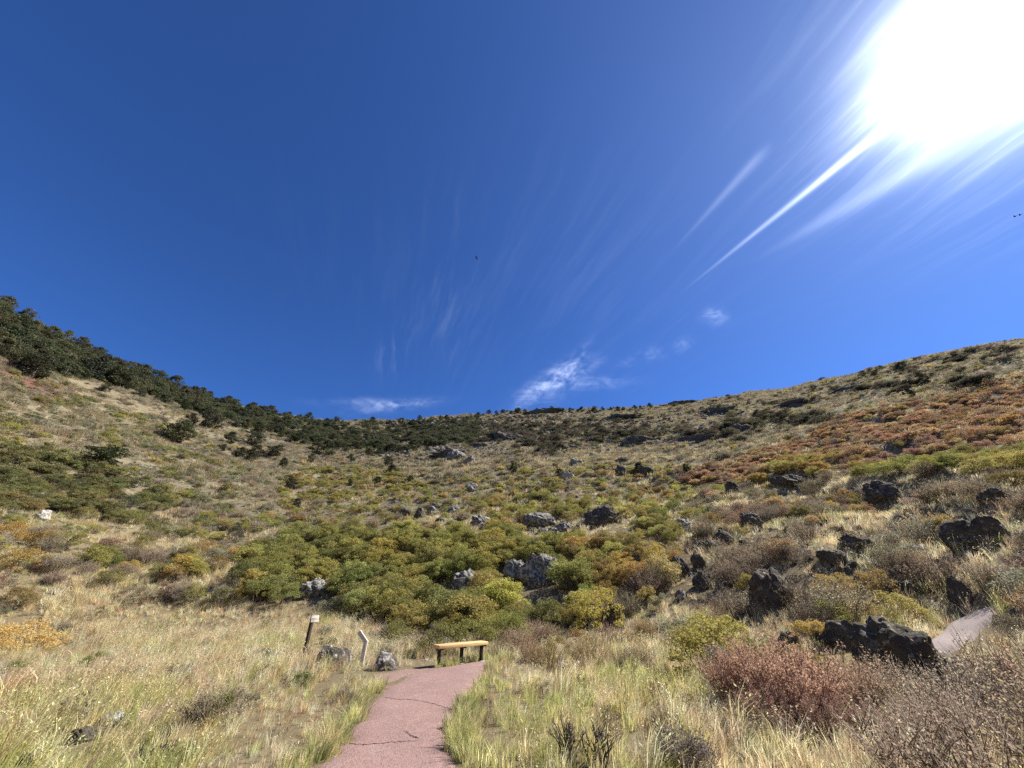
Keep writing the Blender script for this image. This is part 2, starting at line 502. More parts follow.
class Geo:
    """collects quads and triangles"""

    def __init__(self):
        self.V, self.Q, self.T, self.R, self.n = [], [], [], [], 0

    def add(self, V, Q=None, T=None, R=None):
        V = np.asarray(V, float)
        self.V.append(V)
        self.R.append(np.full(len(V), 0.5) if R is None else R)
        if Q is not None and len(Q):
            self.Q.append(np.asarray(Q, int).reshape(-1, 4) + self.n)
        if T is not None and len(T):
            self.T.append(np.asarray(T, int).reshape(-1, 3) + self.n)
        self.n += len(V)

    def arrays(self):
        return (np.concatenate(self.V) if self.V else np.zeros((0, 3)), np.concatenate(self.Q) if self.Q else np.zeros((0, 4), int),
                np.concatenate(self.T) if self.T else np.zeros((0, 3), int), np.concatenate(self.R) if self.R else np.zeros(0))

    def mesh(self, name, mat, smooth=False):
        V, Q, T, R = self.arrays()
        return mesh_from(name, V, Q, T, (mat,), R, smooth=smooth)

    def leaves(self, C, L, W, g, flat=0.0):
        """a diamond leaf at every centre"""
        n = len(C)
        a = g.normal(size=(n, 3))
        a[:, 2] *= 1 - flat
        a /= np.linalg.norm(a, axis=1, keepdims=True)
        b = np.cross(a, g.normal(size=(n, 3)))
        b /= np.linalg.norm(b, axis=1, keepdims=True) + 1e-9
        s = g.uniform(0.65, 1.3, (n, 1))
        a, b = a * L * s, b * W * s
        V = np.stack([C - a, C + b, C + a, C - b], 1).reshape(-1, 3)
        self.add(V, np.arange(4 * n).reshape(-1, 4), None, np.repeat(g.random(n), 4))

    def tube(self, P, R, k=4):
        P = np.asarray(P, float)
        R = np.broadcast_to(np.asarray(R, float), (len(P),))
        d = np.gradient(P, axis=0)
        d /= np.linalg.norm(d, axis=1, keepdims=True) + 1e-9
        ref = np.array([0.31, 0.87, 0.12]) if abs(d[0, 2]) > 0.6 else np.array([0.1, 0.05, 1.0])
        u = np.cross(d, ref)
        u /= np.linalg.norm(u, axis=1, keepdims=True) + 1e-9
        w = np.cross(d, u)
        an = np.arange(k) * 2 * math.pi / k
        V = (P[:, None] + R[:, None, None] * (u[:, None] * np.cos(an)[None, :, None] + w[:, None] * np.sin(an)[None, :, None])).reshape(-1, 3)
        Q = []
        for i in range(len(P) - 1):
            for j in range(k):
                j2 = (j + 1) % k
                Q.append((i * k + j, i * k + j2, (i + 1) * k + j2, (i + 1) * k + j))
        self.add(V, Q, [(0, j + 1, j) for j in range(1, k - 1)] + [((len(P) - 1) * k, (len(P) - 1) * k + j, (len(P) - 1) * k + j + 1) for j in range(1, k - 1)])

    def box(self, x0, x1, y0, y1, z0, z1, bev=0.0):
        b = bmesh.new()
        bmesh.ops.create_cube(b, size=1)
        for v in b.verts:
            v.co = Vector(((x0 + x1) / 2 + v.co.x * (x1 - x0), (y0 + y1) / 2 + v.co.y * (y1 - y0), (z0 + z1) / 2 + v.co.z * (z1 - z0)))
        if bev:
            bmesh.ops.bevel(b, geom=b.edges[:], offset=bev, segments=2, affect='EDGES', profile=0.5)
        b.verts.ensure_lookup_table()
        V = [v.co[:] for v in b.verts]
        Q = [[v.index for v in f.verts] for f in b.faces if len(f.verts) == 4]
        T = []
        for f in b.faces:
            if len(f.verts) != 4:
                ix = [v.index for v in f.verts]
                T += [(ix[0], ix[i], ix[i + 1]) for i in range(1, len(ix) - 1)]
        b.free()
        self.add(V, Q, T)


def both(name, a, b, ma, mb):
    """foliage and stems in one mesh, for the stuff"""
    V1, Q1, T1, R1 = a.arrays()
    V2, Q2, T2, R2 = b.arrays()
    Q = np.concatenate([Q1, Q2 + len(V1)])
    T = np.concatenate([T1, T2 + len(V1)])
    mi = np.concatenate([np.zeros(len(Q1)), np.ones(len(Q2)), np.zeros(len(T1)), np.ones(len(T2))])
    return mesh_from(name, np.concatenate([V1, V2]), Q, T, (ma, mb), np.concatenate([R1, R2]), mi)


def tag(o, label=None, cat=None, group=None, kind=None):
    for k, v in (('label', label), ('category', cat), ('group', group), ('kind', kind)):
        if v:
            o[k] = v
    return o


def link(name, me, parent=None, loc=(0, 0, 0)):
    o = bpy.data.objects.new(name, me)
    COL.objects.link(o)
    o.parent = parent
    o.location = loc
    return o


def empty(name, loc, rz=0.0, sc=1.0, label=None, cat=None, group=None):
    o = bpy.data.objects.new(name, None)
    COL.objects.link(o)
    o.empty_display_size = 0.2
    o.location = loc
    o.rotation_euler = (0, 0, rz)
    o.scale = (sc, sc, sc) if np.isscalar(sc) else sc
    return tag(o, label, cat, group)


# ------------------------------------------------------------------ ground and path
def build_ground():
    az = np.concatenate([np.arange(-72, 72, 0.45), np.arange(72, 288, 3.0)])
    rr = [0.0]
    r = 0.6
    while r < 262:
        rr.append(r)
        r += max(0.14, r * 0.017)
    rr += [275, 300, 340, 400, 520, 800, 1400, 2600]
    rr = np.array(rr)
    A, Rr = np.meshgrid(np.radians(az), rr[1:])
    x, y = Rr * np.sin(A), Rr * np.cos(A)
    z = H(x, y)
    V = np.concatenate([[[0, 0, float(H(0, 0))]], np.stack([x, y, z], -1).reshape(-1, 3)])
    n, k = len(az), len(rr) - 1
    i, j = np.meshgrid(np.arange(k - 1), np.arange(n), indexing='ij')
    j2 = (j + 1) % n
    Q = np.stack([1 + i * n + j, 1 + i * n + j2, 1 + (i + 1) * n + j2, 1 + (i + 1) * n + j], -1).reshape(-1, 4)[:, ::-1]
    T = np.stack([np.zeros(n, int), 1 + (np.arange(n) + 1) % n, 1 + np.arange(n)], -1)[:, ::-1]
    me = mesh_from('ground', V, Q, T, (M_GROUND,), smooth=True)
    c = at(6, 366)
    q = np.hypot((V[:, 0] - c[0]) / 11, (V[:, 1] - c[1]) / 8)
    me.attributes.new('cinder', 'FLOAT', 'POINT').data.foreach_set('value', (1 - sstep(q, 0.5, 1.0)).astype(np.float32))
    rr_ = np.hypot(V[:, 0], V[:, 1])
    me.attributes.new('thatch', 'FLOAT', 'POINT').data.foreach_set('value', (1 - sstep(rr_, 22, 60)).astype(np.float32))
    tag(link('ground', me), kind='structure')


build_ground()

_pl = [(318, 768), (333, 752), (345, 738), (358, 718), (371, 700), (388, 686), (404, 677), (421, 671.5)]
_pr = [(456, 768), (452, 750), (452, 735), (455, 722), (463, 708), (473, 695), (484, 679), (491, 665)]


def ribbon(name, Lp, Rp, mat, lift, nsub=9, seed=1, jag=0.035):
    g = np.random.default_rng(seed)
    Lp, Rp = np.array(Lp)[:, :2], np.array(Rp)[:, :2]

    def dens(P):
        s = np.linspace(0, len(P) - 1, (len(P) - 1) * 14 + 1)
        # smooth curve through the edge points
        out = []
        for q in s:
            i = int(min(max(math.floor(q), 0), len(P) - 2))
            f = q - i
            p0, p1, p2, p3 = P[max(i - 1, 0)], P[i], P[i + 1], P[min(i + 2, len(P) - 1)]
            out.append(0.5 * ((2 * p1) + (-p0 + p2) * f + (2 * p0 - 5 * p1 + 4 * p2 - p3) * f * f + (-p0 + 3 * p1 - 3 * p2 + p3) * f ** 3))
        return np.array(out)
    A, B = dens(Lp), dens(Rp)
    cr = A - B
    cr /= np.linalg.norm(cr, axis=1, keepdims=True)
    A = A + cr * (g.normal(0, jag, len(A)) + 1.5 * jag * np.sin(np.arange(len(A)) * 0.37))[:, None]
    B = B + cr * (g.normal(0, jag, len(B)) + 1.5 * jag * np.sin(np.arange(len(B)) * 0.29 + 1))[:, None]
    rows = []
    for a, b in zip(A, B):
        s = np.linspace(0, 1, nsub)[:, None]
        rows.append(a * (1 - s) + b * s)
    P = np.array(rows)
    x, y = P[..., 0], P[..., 1]
    z = H(x, y) + lift
    z[:, 0] -= lift + 0.02
    z[:, -1] -= lift + 0.02
    V = np.stack([x, y, z], -1).reshape(-1, 3)
    m, n = P.shape[:2]
    i, j = np.meshgrid(np.arange(m - 1), np.arange(n - 1), indexing='ij')
    Q = np.stack([i * n + j, i * n + j + 1, (i + 1) * n + j + 1, (i + 1) * n + j], -1).reshape(-1, 4)
    o = tag(link(name, mesh_from(name, V, Q, None, (mat,), smooth=True)), kind='structure')
    poly = np.concatenate([A, B[::-1]])
    return o, poly


PL = [np.array([-1.2, -2.0]), np.array([-1.4, 0.5]), np.array([-1.65, 2.2]), np.array([-1.8, 3.6])] + [at(*p)[:2] for p in _pl]
PR = [np.array([0.55, -2.0]), np.array([0.2, 0.5]), np.array([-0.15, 2.2]), np.array([-0.4, 3.6])] + [at(*p)[:2] for p in _pr]
# past the bench the path bends off to the right behind the grass
PL += [at(450, 667)[:2], at(492, 660.5)[:2]]
PR += [at(499, 662)[:2], at(505, 659)[:2]]
path, PATH_POLY = ribbon('path', PL, PR, M_PATH, 0.022)
# spur of bare red dirt towards the marker posts
_s1 = [at(*p)[:2] for p in [(372, 674), (392, 670), (412, 668), (436, 668)]]
_s2 = [at(*p)[:2] for p in [(380, 688), (396, 683), (412, 677), (440, 672)]]
M_SPUR, _g, _o = new_mat('red_gravel')
_c = _g.node('ShaderNodeNewGeometry').outputs['Position']
_n = _g.noise(_c, 40.0, 4, 0.7)
principled(_g, _o, _g.mix(_g.ss(_n, 0.35, 0.65), (0.30, 0.205, 0.165), (0.20, 0.125, 0.10)), 0.95, _n, 0.8, 0.02)
spur, SPUR_POLY = ribbon('dirt_path', _s1, _s2, M_SPUR, 0.012, 5, 4, 0.04)
# the loop trail climbing away at the far right
_t1 = [at(*p)[:2] for p in [(905, 668), (925, 652), (940, 637), (955, 624), (975, 615), (996, 609)]]
_t2 = [at(*p)[:2] for p in [(925, 676), (946, 660), (964, 647), (980, 635), (994, 623), (1004, 613)]]
M_GREYTRAIL, _g, _o = new_mat('grey_gravel')
_c = _g.node('ShaderNodeNewGeometry').outputs['Position']
_n = _g.noise(_c, 30.0, 5, 0.7)
principled(_g, _o, _g.mix(_g.ss(_n, 0.35, 0.65), (0.33, 0.27, 0.245), (0.25, 0.20, 0.18)), 0.95, _n, 0.5, 0.02)
trail, TRAIL_POLY = ribbon('trail_path', _t1, _t2, M_GREYTRAIL, 0.09, 9, 5, 0.012)


def crack(pts, w, seed):
    g = np.random.default_rng(seed)
    P = np.array([at(*p)[:2] for p in pts])
    s = np.linspace(0, len(P) - 1, 60)
    X = np.interp(s, range(len(P)), P[:, 0]) + g.normal(0, 0.012, 60)
    Y = np.interp(s, range(len(P)), P[:, 1]) + g.normal(0, 0.016, 60)
    W = w * (0.5 + g.random(60)) * np.minimum(1, np.minimum(s - s[0], s[-1] - s) * 3 + 0.15)
    z = H(X, Y) + 0.026
    V = np.concatenate([np.stack([X, Y - W, z], -1), np.stack([X, Y + W, z], -1)])
    Q = [(i, i + 1, 60 + i + 1, 60 + i) for i in range(59)]
    return V, Q


_ck = Geo()
for i, (pts, w) in enumerate([([(381, 699), (396, 701), (412, 702), (428, 705), (440, 709), (452, 713)], 0.009),
                              ([(337, 747), (350, 747), (364, 748), (380, 748), (396, 746), (420, 745)], 0.007),
                              ([(404, 734), (412, 739), (418, 742)], 0.006), ([(438, 732), (446, 730)], 0.006)]):
    V, Q = crack(pts, w, i)
    _ck.add(V, Q)
tag(link('path_crack_marking', _ck.mesh('path_crack_marking', M_CRACK), path), kind='structure')


# ------------------------------------------------------------------ plant kinds
def pieces_shrub(seed, h, w, nclump, nleaf, L, W, shell=0.55, nstem=9, twig=0.012, spread=0.2):
    g = np.random.default_rng(seed)
    fol, st = Geo(), Geo()
    C = []
    for i in range(nclump):
        a = g.uniform(0, 2 * math.pi)
        e = g.uniform(0.05, 1) ** 0.8
        rad = w / 2 * math.sqrt(max(0, 1 - (e * 0.92) ** 2)) * g.uniform(0.45, 1.0)
        C.append((rad * math.cos(a), rad * math.sin(a), h * (0.18 + 0.72 * e) * g.uniform(0.8, 1.08)))
    C = np.array(C)
    pick = g.integers(0, nclump, nleaf)
    off = g.normal(size=(nleaf, 3))
    off /= np.linalg.norm(off, axis=1, keepdims=True)
    off *= (g.uniform(0.25, 1, (nleaf, 1)) ** shell) * np.array([w * spread, w * spread, h * spread * 0.85]) * g.uniform(0.6, 1.2, nclump)[pick][:, None]
    P = C[pick] + off
    P[:, 2] = np.maximum(P[:, 2], 0.03)
    fol.leaves(P, L, W, g)
    for i in range(nstem):
        c = C[g.integers(0, nclump)]
        b = np.array([g.normal(0, w * 0.06), g.normal(0, w * 0.06), -0.12])
        s = np.linspace(0, 1, 5)[:, None]
        bow = np.array([g.normal(0, 0.06), g.normal(0, 0.06), 0]) * np.sin(s * math.pi) * h
        P = b * (1 - s) + c * s + bow
        st.tube(P, twig * h * np.linspace(1.3, 0.35, 5))
    return fol, st


def pieces_brush(seed, h, w, nst, per, L, W, lean=(0.0, 0.0)):
    """twiggy shrub: a fan of thin wands carrying small leaves"""
    g = np.random.default_rng(seed)
    fol, st = Geo(), Geo()
    LP = []
    for i in range(nst):
        a, q = g.uniform(0, 2 * math.pi), math.sqrt(g.random())
        b = np.array([math.cos(a) * q * w * 0.22, math.sin(a) * q * w * 0.22, -0.08])
        tip = np.array([math.cos(a) * q * w * 0.52 + lean[0] * h, math.sin(a) * q * w * 0.52 + lean[1] * h, h * g.uniform(0.6, 1.05) * (1 - 0.35 * q * q)])
        tip[:2] += g.normal(0, 0.07, 2) * w
        s = np.linspace(0, 1, 5)[:, None]
        P = b * (1 - s) + tip * s
        P[:, :2] -= (np.sin(s * math.pi) * 0.12) * (tip - b)[None, :2]
        P += g.normal(0, 0.012 * h, P.shape) * s
        st.tube(P, 0.0065 * h * np.linspace(1.2, 0.3, 5), 3)
        for k in range(3):
            f = g.uniform(0.35, 0.85)
            c = b * (1 - f) + tip * f
            c[:2] -= math.sin(f * math.pi) * 0.12 * (tip - b)[:2]
            e = c + np.array([g.normal(0, 0.12), g.normal(0, 0.12), g.uniform(0.1, 0.3)]) * h
            st.tube([c, (c + e) / 2 + g.normal(0, 0.01, 3) * h, e], 0.0035 * h * np.array([1.2, 0.9, 0.4]), 3)
            ss = g.random(per)[:, None]
            LP.append(c * (1 - ss) + e * ss + g.normal(0, 0.02 * h, (per, 3)))
        ss = g.uniform(0.3, 1.02, per)[:, None]
        LP.append(b * (1 - ss) + tip * ss - np.concatenate([np.sin(ss * math.pi) * 0.12 * (tip - b)[None, :2], 0 * ss], 1) + g.normal(0, 0.02 * h, (per, 3)))
    fol.leaves(np.concatenate(LP), L, W, g)
    return fol, st


def pieces_tree(seed, h, w, nclump, per, L, W, low=0.15):
    g = np.random.default_rng(seed)
    fol, st = Geo(), Geo()
    top = np.array([g.normal(0, 0.08) * w, g.normal(0, 0.08) * w, h * 0.8])
    s = np.linspace(0, 1, 6)[:, None]
    tr = np.array([0, 0, -0.4]) * (1 - s) + top * s + g.normal(0, 0.03 * w, (6, 3)) * s * [[1, 1, 0]]
    st.tube(tr, 0.036 * h * np.linspace(1.2, 0.3, 6), 6)
    for i in range(nclump):
        a = g.uniform(0, 2 * math.pi)
        e = g.uniform(0, 1)
        prof = (math.sin(math.pi * (0.16 + 0.80 * e)) ** 0.75)
        rad = w / 2 * prof * g.uniform(0.35, 0.95)
        c = np.array([rad * math.cos(a), rad * math.sin(a), h * (low + (0.93 - low) * e)])
        b = np.array([np.interp(c[2] * 0.75, tr[:, 2], tr[:, k]) for k in range(3)])
        st.tube([b, (b + c) / 2 + [0, 0, -0.04 * h], c], 0.011 * h * np.array([1.2, 0.8, 0.4]), 4)
        cr = g.uniform(0.09, 0.17) * w
        off = g.normal(size=(per, 3))
        off /= np.linalg.norm(off, axis=1, keepdims=True)
        off *= g.uniform(0.2, 1, (per, 1)) ** 0.5 * cr * np.array([1.1, 1.1, 0.8])
        fol.leaves(c + off, L, W, g)
    return fol, st


def tuft(seed, n, h, spread, bw, lean, droop, seeds=0):
    g = np.random.default_rng(seed)
    G = Geo()
    a = g.uniform(0, 2 * math.pi, n)
    q = np.sqrt(g.random(n)) * spread
    base = np.stack([np.cos(a) * q, np.sin(a) * q, np.full(n, -0.03)], 1)
    hh = h * g.uniform(0.45, 1.1, n)
    out = np.stack([np.cos(a), np.sin(a), 0 * a], 1) * (g.uniform(0.1, droop, n) * hh)[:, None] + np.array([lean[0], lean[1], 0]) * hh[:, None] * g.uniform(0.4, 1.3, (n, 1))
    mid = base + out * 0.32 + np.stack([0 * a, 0 * a, hh * 0.6], 1)
    tip = base + out + np.stack([0 * a, 0 * a, hh * g.uniform(0.8, 1.0, n)], 1)
    sa = g.uniform(0, 2 * math.pi, n)
    side = np.stack([np.cos(sa), np.sin(sa), 0 * sa], 1) * bw * g.uniform(0.6, 1.3, (n, 1))
    V = np.stack([base - side, base + side, mid - side * 0.8, mid + side * 0.8, tip], 1).reshape(-1, 3)
    i = np.arange(n)[:, None] * 5
    G.add(V, i + np.array([[0, 1, 3, 2]]), i + np.array([[2, 3, 4]]), np.repeat(g.random(n), 5))
    if seeds:
        k = g.integers(0, n, seeds)
        P = tip[k] + g.normal(0, 0.012, (seeds, 3)) - [0, 0, 0.02]
        G.leaves(P, 0.016, 0.005, g)
    return G


def stalks(seed, n, h, spread):
    """dry forb: thin branching stalks with seed heads"""
    g = np.random.default_rng(seed)
    fol, st = Geo(), Geo()
    for i in range(n):
        b = np.array([g.normal(0, spread), g.normal(0, spread), -0.03])
        e = b + np.array([g.normal(0, 0.12), g.normal(0, 0.12), 1]) * h * g.uniform(0.6, 1.1)
        st.tube([b, (b + e) / 2 + g.normal(0, 0.02, 3), e], [0.004, 0.003, 0.0015], 3)
        P = []
        for k in range(4):
            f = g.uniform(0.4, 0.9)
            c = b * (1 - f) + e * f
            t2 = c + np.array([g.normal(0, 0.1), g.normal(0, 0.1), g.uniform(0.05, 0.2)]) * h
            st.tube([c, (c + t2) / 2, t2], [0.0025, 0.002, 0.001], 3)
            P.append(t2 + g.normal(0, 0.012, (6, 3)))
        P.append(b + (e - b) * g.uniform(0.3, 1, (14, 1)) + g.normal(0, 0.02, (14, 3)))
        fol.leaves(np.concatenate(P), 0.014, 0.007, g)
    return fol, st


def rock_mesh(name, seed, sx, sy, sz, mat, rough=0.34, sub=5, cuts=5):
    g = np.random.default_rng(seed)
    b = bmesh.new()
    bmesh.ops.create_icosphere(b, subdivisions=sub, radius=1.0)
    V = np.array([v.co[:] for v in b.verts])
    F_ = np.array([[v.index for v in f.verts] for f in b.faces])
    b.free()
    for i in range(cuts):                                   # broken faces
        n = g.normal(size=3)
        n /= np.linalg.norm(n)
        d = V @ n
        lim = g.uniform(0.45, 0.8)
        V = V - n * np.maximum(d - lim, 0)[:, None] * 0.9
    o = g.uniform(0, 90, 3)

    def n3(P, f):
        return (fbm(P[:, 0] * f + o[0] + P[:, 2] * f * 0.7, P[:, 1] * f + o[1] - P[:, 2] * f * 0.45, 4) + fbm(P[:, 2] * f + o[2], P[:, 0] * f + o[0], 3)) / 2
    nrm = V / (np.linalg.norm(V, axis=1, keepdims=True) + 1e-9)
    rid = 0.5 - np.abs(n3(V, 2.6)) * 4
    V = V + nrm * (n3(V, 1.5) * rough * 2.6 + rid * rough * 0.32 + n3(V, 6.0) * rough * 1.1 + n3(V, 13.0) * rough * 0.7)[:, None]
    V = V * np.array([sx, sy, sz]) / 2
    return mesh_from(name, V, None, F_, (mat,))


# ---- meshes of every kind: near versions (fine leaves) and far versions (coarser leaves)
def kind(name, builder, seeds, mats, fargs, nargs):
    near = [builder(s, *nargs) for s in seeds]
    far = [builder(s + 50, *fargs) for s in seeds]
    return {'name': name, 'near': [(a.mesh('foliage', mats[0]), b.mesh('stem', mats[1])) for a, b in near],
            'nearc': [both(name + '_near', a, b, *mats) for a, b in near], 'farc': [both(name + '_far', a, b, *mats) for a, b in far]}


K = {}
K['oak'] = kind('oak_shrub', pieces_shrub, (1, 2, 3, 4, 5), (M_LEAF, M_BARK), (1.5, 2.0, 22, 1500, 0.052, 0.034, 0.5, 6, 0.012, 0.16), (1.5, 2.0, 34, 5200, 0.028, 0.017, 0.5, 16, 0.010, 0.135))
K['brush'] = kind('brush_shrub', pieces_brush, (11, 12, 13, 14), (M_LEAF, M_TWIG), (1.3, 1.7, 34, 8, 0.04, 0.02), (1.3, 1.7, 75, 11, 0.02, 0.010))
K['sumac'] = kind('sumac_shrub', pieces_brush, (21, 22, 23), (M_LEAF, M_TWIG), (1.2, 1.6, 34, 10, 0.05, 0.03), (1.2, 1.7, 110, 44, 0.016, 0.0085))
K['sage'] = kind('sage_shrub', pieces_shrub, (31, 32, 33), (M_LEAF, M_TWIG), (0.7, 1.0, 12, 420, 0.05, 0.022, 0.6, 4, 0.012, 0.2), (0.7, 1.0, 18, 1900, 0.024, 0.009, 0.6, 10, 0.01, 0.17))
K['juniper'] = kind('juniper_tree', pieces_tree, (41, 42, 43, 44), (M_NEEDLE, M_BARK), (4.2, 3.9, 22, 50, 0.16, 0.085), (4.2, 3.9, 34, 95, 0.13, 0.06))

GRASS = bpy.data.collections.new('grass_kinds')
gi = {}


def proto(colname, key, me):
    c = bpy.data.collections.get(colname) or bpy.data.collections.new(colname)
    o = bpy.data.objects.new('k%03d_%s' % (len(c.objects), key), me)
    c.objects.link(o)
    gi.setdefault((colname, key), []).append(len(c.objects) - 1)
    return c


for s in range(3):
    proto('grass_kinds', 'meadow', tuft(100 + s, 40, 0.36, 0.10, 0.0042, (0.38, 0.02), 0.55).mesh('tuft', M_BLADE))
    proto('grass_kinds', 'tall', tuft(110 + s, 34, 0.55, 0.08, 0.0038, (0.34, 0.03), 0.45, 60).mesh('tuft', M_BLADE))
    proto('grass_kinds', 'short', tuft(120 + s, 40, 0.16, 0.13, 0.003, (0.1, 0.0), 0.8).mesh('tuft', M_BLADE))
    proto('grass_kinds', 'clump', tuft(130 + s, 44, 0.42, 0.22, 0.009, (0.15, 0.0), 0.8).mesh('tuft', M_BLADE))
    proto('grass_kinds', 'wide', tuft(140 + s, 60, 0.5, 0.55, 0.022, (0.12, 0.0), 0.8).mesh('tuft', M_BLADE))
    _a, _b = stalks(150 + s, 8, 0.42, 0.09)
    proto('grass_kinds', 'stalk', both('stalk', _a, _b, M_LEAF, M_TWIG))
for k in K:
    for me in K[k]['nearc']:
        proto('scrub_kinds', k + '_near', me)
    for me in K[k]['farc']:
        proto('scrub_kinds', k + '_far', me)
for s in range(4):
    proto('stone_kinds', 'stone', rock_mesh('stone', 300 + s, 1, 0.9, 0.7, M_BASALT, 0.3, 3))
    proto('stone_kinds', 'lichen', rock_mesh('stone', 310 + s, 1, 0.9, 0.7, M_LICHEN, 0.3, 3))


def stuff(name, colname, P, idx, rot, scl, tint):
    """one object that spreads the kinds of a collection over its points"""
    me = bpy.data.meshes.new(name)
    n = len(P)
    me.vertices.add(n)
    me.vertices.foreach_set('co', np.asarray(P, np.float32).ravel())
    me.attributes.new('kind_index', 'INT', 'POINT').data.foreach_set('value', np.asarray(idx, np.int32))
    me.attributes.new('turn', 'FLOAT_VECTOR', 'POINT').data.foreach_set('vector', np.asarray(rot, np.float32).ravel())
    me.attributes.new('size', 'FLOAT_VECTOR', 'POINT').data.foreach_set('vector', np.asarray(scl, np.float32).ravel())
    me.attributes.new('tint', 'FLOAT_VECTOR', 'POINT').data.foreach_set('vector', np.asarray(tint, np.float32).ravel())
    o = tag(link(name, me), kind='stuff')
    gr = bpy.data.node_groups.new(name, 'GeometryNodeTree')
    gr.interface.new_socket('Geometry', in_out='INPUT', socket_type='NodeSocketGeometry')
    gr.interface.new_socket('Geometry', in_out='OUTPUT', socket_type='NodeSocketGeometry')
    N, Lk = gr.nodes, gr.links
    gin, gout, ip, ci = N.new('NodeGroupInput'), N.new('NodeGroupOutput'), N.new('GeometryNodeInstanceOnPoints'), N.new('GeometryNodeCollectionInfo')
    ci.inputs['Collection'].default_value = bpy.data.collections[colname]
    ci.inputs['Separate Children'].default_value = True
    ci.inputs['Reset Children'].default_value = True

    def attr(nm, ty):
        a = N.new('GeometryNodeInputNamedAttribute')
        a.data_type = ty
        a.inputs[0].default_value = nm
        return [s for s in a.outputs if s.enabled and s.name == 'Attribute'][0]
    e2r = N.new('FunctionNodeEulerToRotation')
    Lk.new(attr('turn', 'FLOAT_VECTOR'), e2r.inputs[0])
    Lk.new(gin.outputs[0], ip.inputs['Points'])
    Lk.new(ci.outputs[0], ip.inputs['Instance'])
    ip.inputs['Pick Instance'].default_value = True
    Lk.new(attr('kind_index', 'INT'), ip.inputs['Instance Index'])
    Lk.new(e2r.outputs[0], ip.inputs['Rotation'])
    Lk.new(attr('size', 'FLOAT_VECTOR'), ip.inputs['Scale'])
    Lk.new(ip.outputs[0], gout.inputs[0])
    o.modifiers.new('spread', 'NODES').node_group = gr
    return o


def inside(poly, x, y):
    poly = np.asarray(poly, float)
    c = np.zeros(np.shape(x), bool)
    x1, y1 = poly[:, 0], poly[:, 1]
    x2, y2 = np.roll(x1, -1), np.roll(y1, -1)
    for a, b, c2, d in zip(x1, y1, x2, y2):
        if b == d:
            continue
        c ^= ((b > y) != (d > y)) & (x < (c2 - a) * (y - b) / (d - b) + a)
    return c


def on_path(x, y):
    return inside(PATH_POLY, x, y) | inside(TRAIL_POLY, x, y) | inside(SPUR_POLY, x, y)


# ------------------------------------------------------------------ what grows where (regions of the hillside)
OLIVE = [(.28, .277, .085), (.345, .32, .092), (.23, .233, .072), (.36, .325, .092)]
GREEN = [(.18, .195, .065), (.215, .215, .07), (.16, .172, .06)]
GOLD = [(.44, .32, .10), (.40, .30, .10), (.35, .25, .09), (.31, .27, .09)]
RUST = [(.40, .25, .145), (.47, .305, .165), (.35, .22, .145), (.50, .37, .185), (.33, .235, .16)]
GREY = [(.33, .27, .19), (.38, .31, .21), (.28, .22, .16), (.33, .30, .20)]
SAGE = [(.30, .285, .195), (.25, .245, .165), (.36, .325, .225), (.22, .20, .15)]
PINK = [(.53, .345, .25), (.48, .30, .215), (.55, .385, .28), (.44, .31, .215)]
LIME = [(.38, .36, .12), (.33, .32, .105), (.42, .37, .13)]
DARK = [(.070, .072, .043), (.09, .085, .052), (.105, .09, .062), (.13, .11, .075)]
TAN = [(.66, .56, .34), (.72, .62, .40), (.58, .49, .30), (.62, .51, .30)]
STRAW = [(.84, .77, .55), (.78, .71, .47), (.70, .64, .40)]
MEADOW = [(.60, .57, .25), (.50, .51, .20), (.68, .62, .33), (.42, .44, .16)]

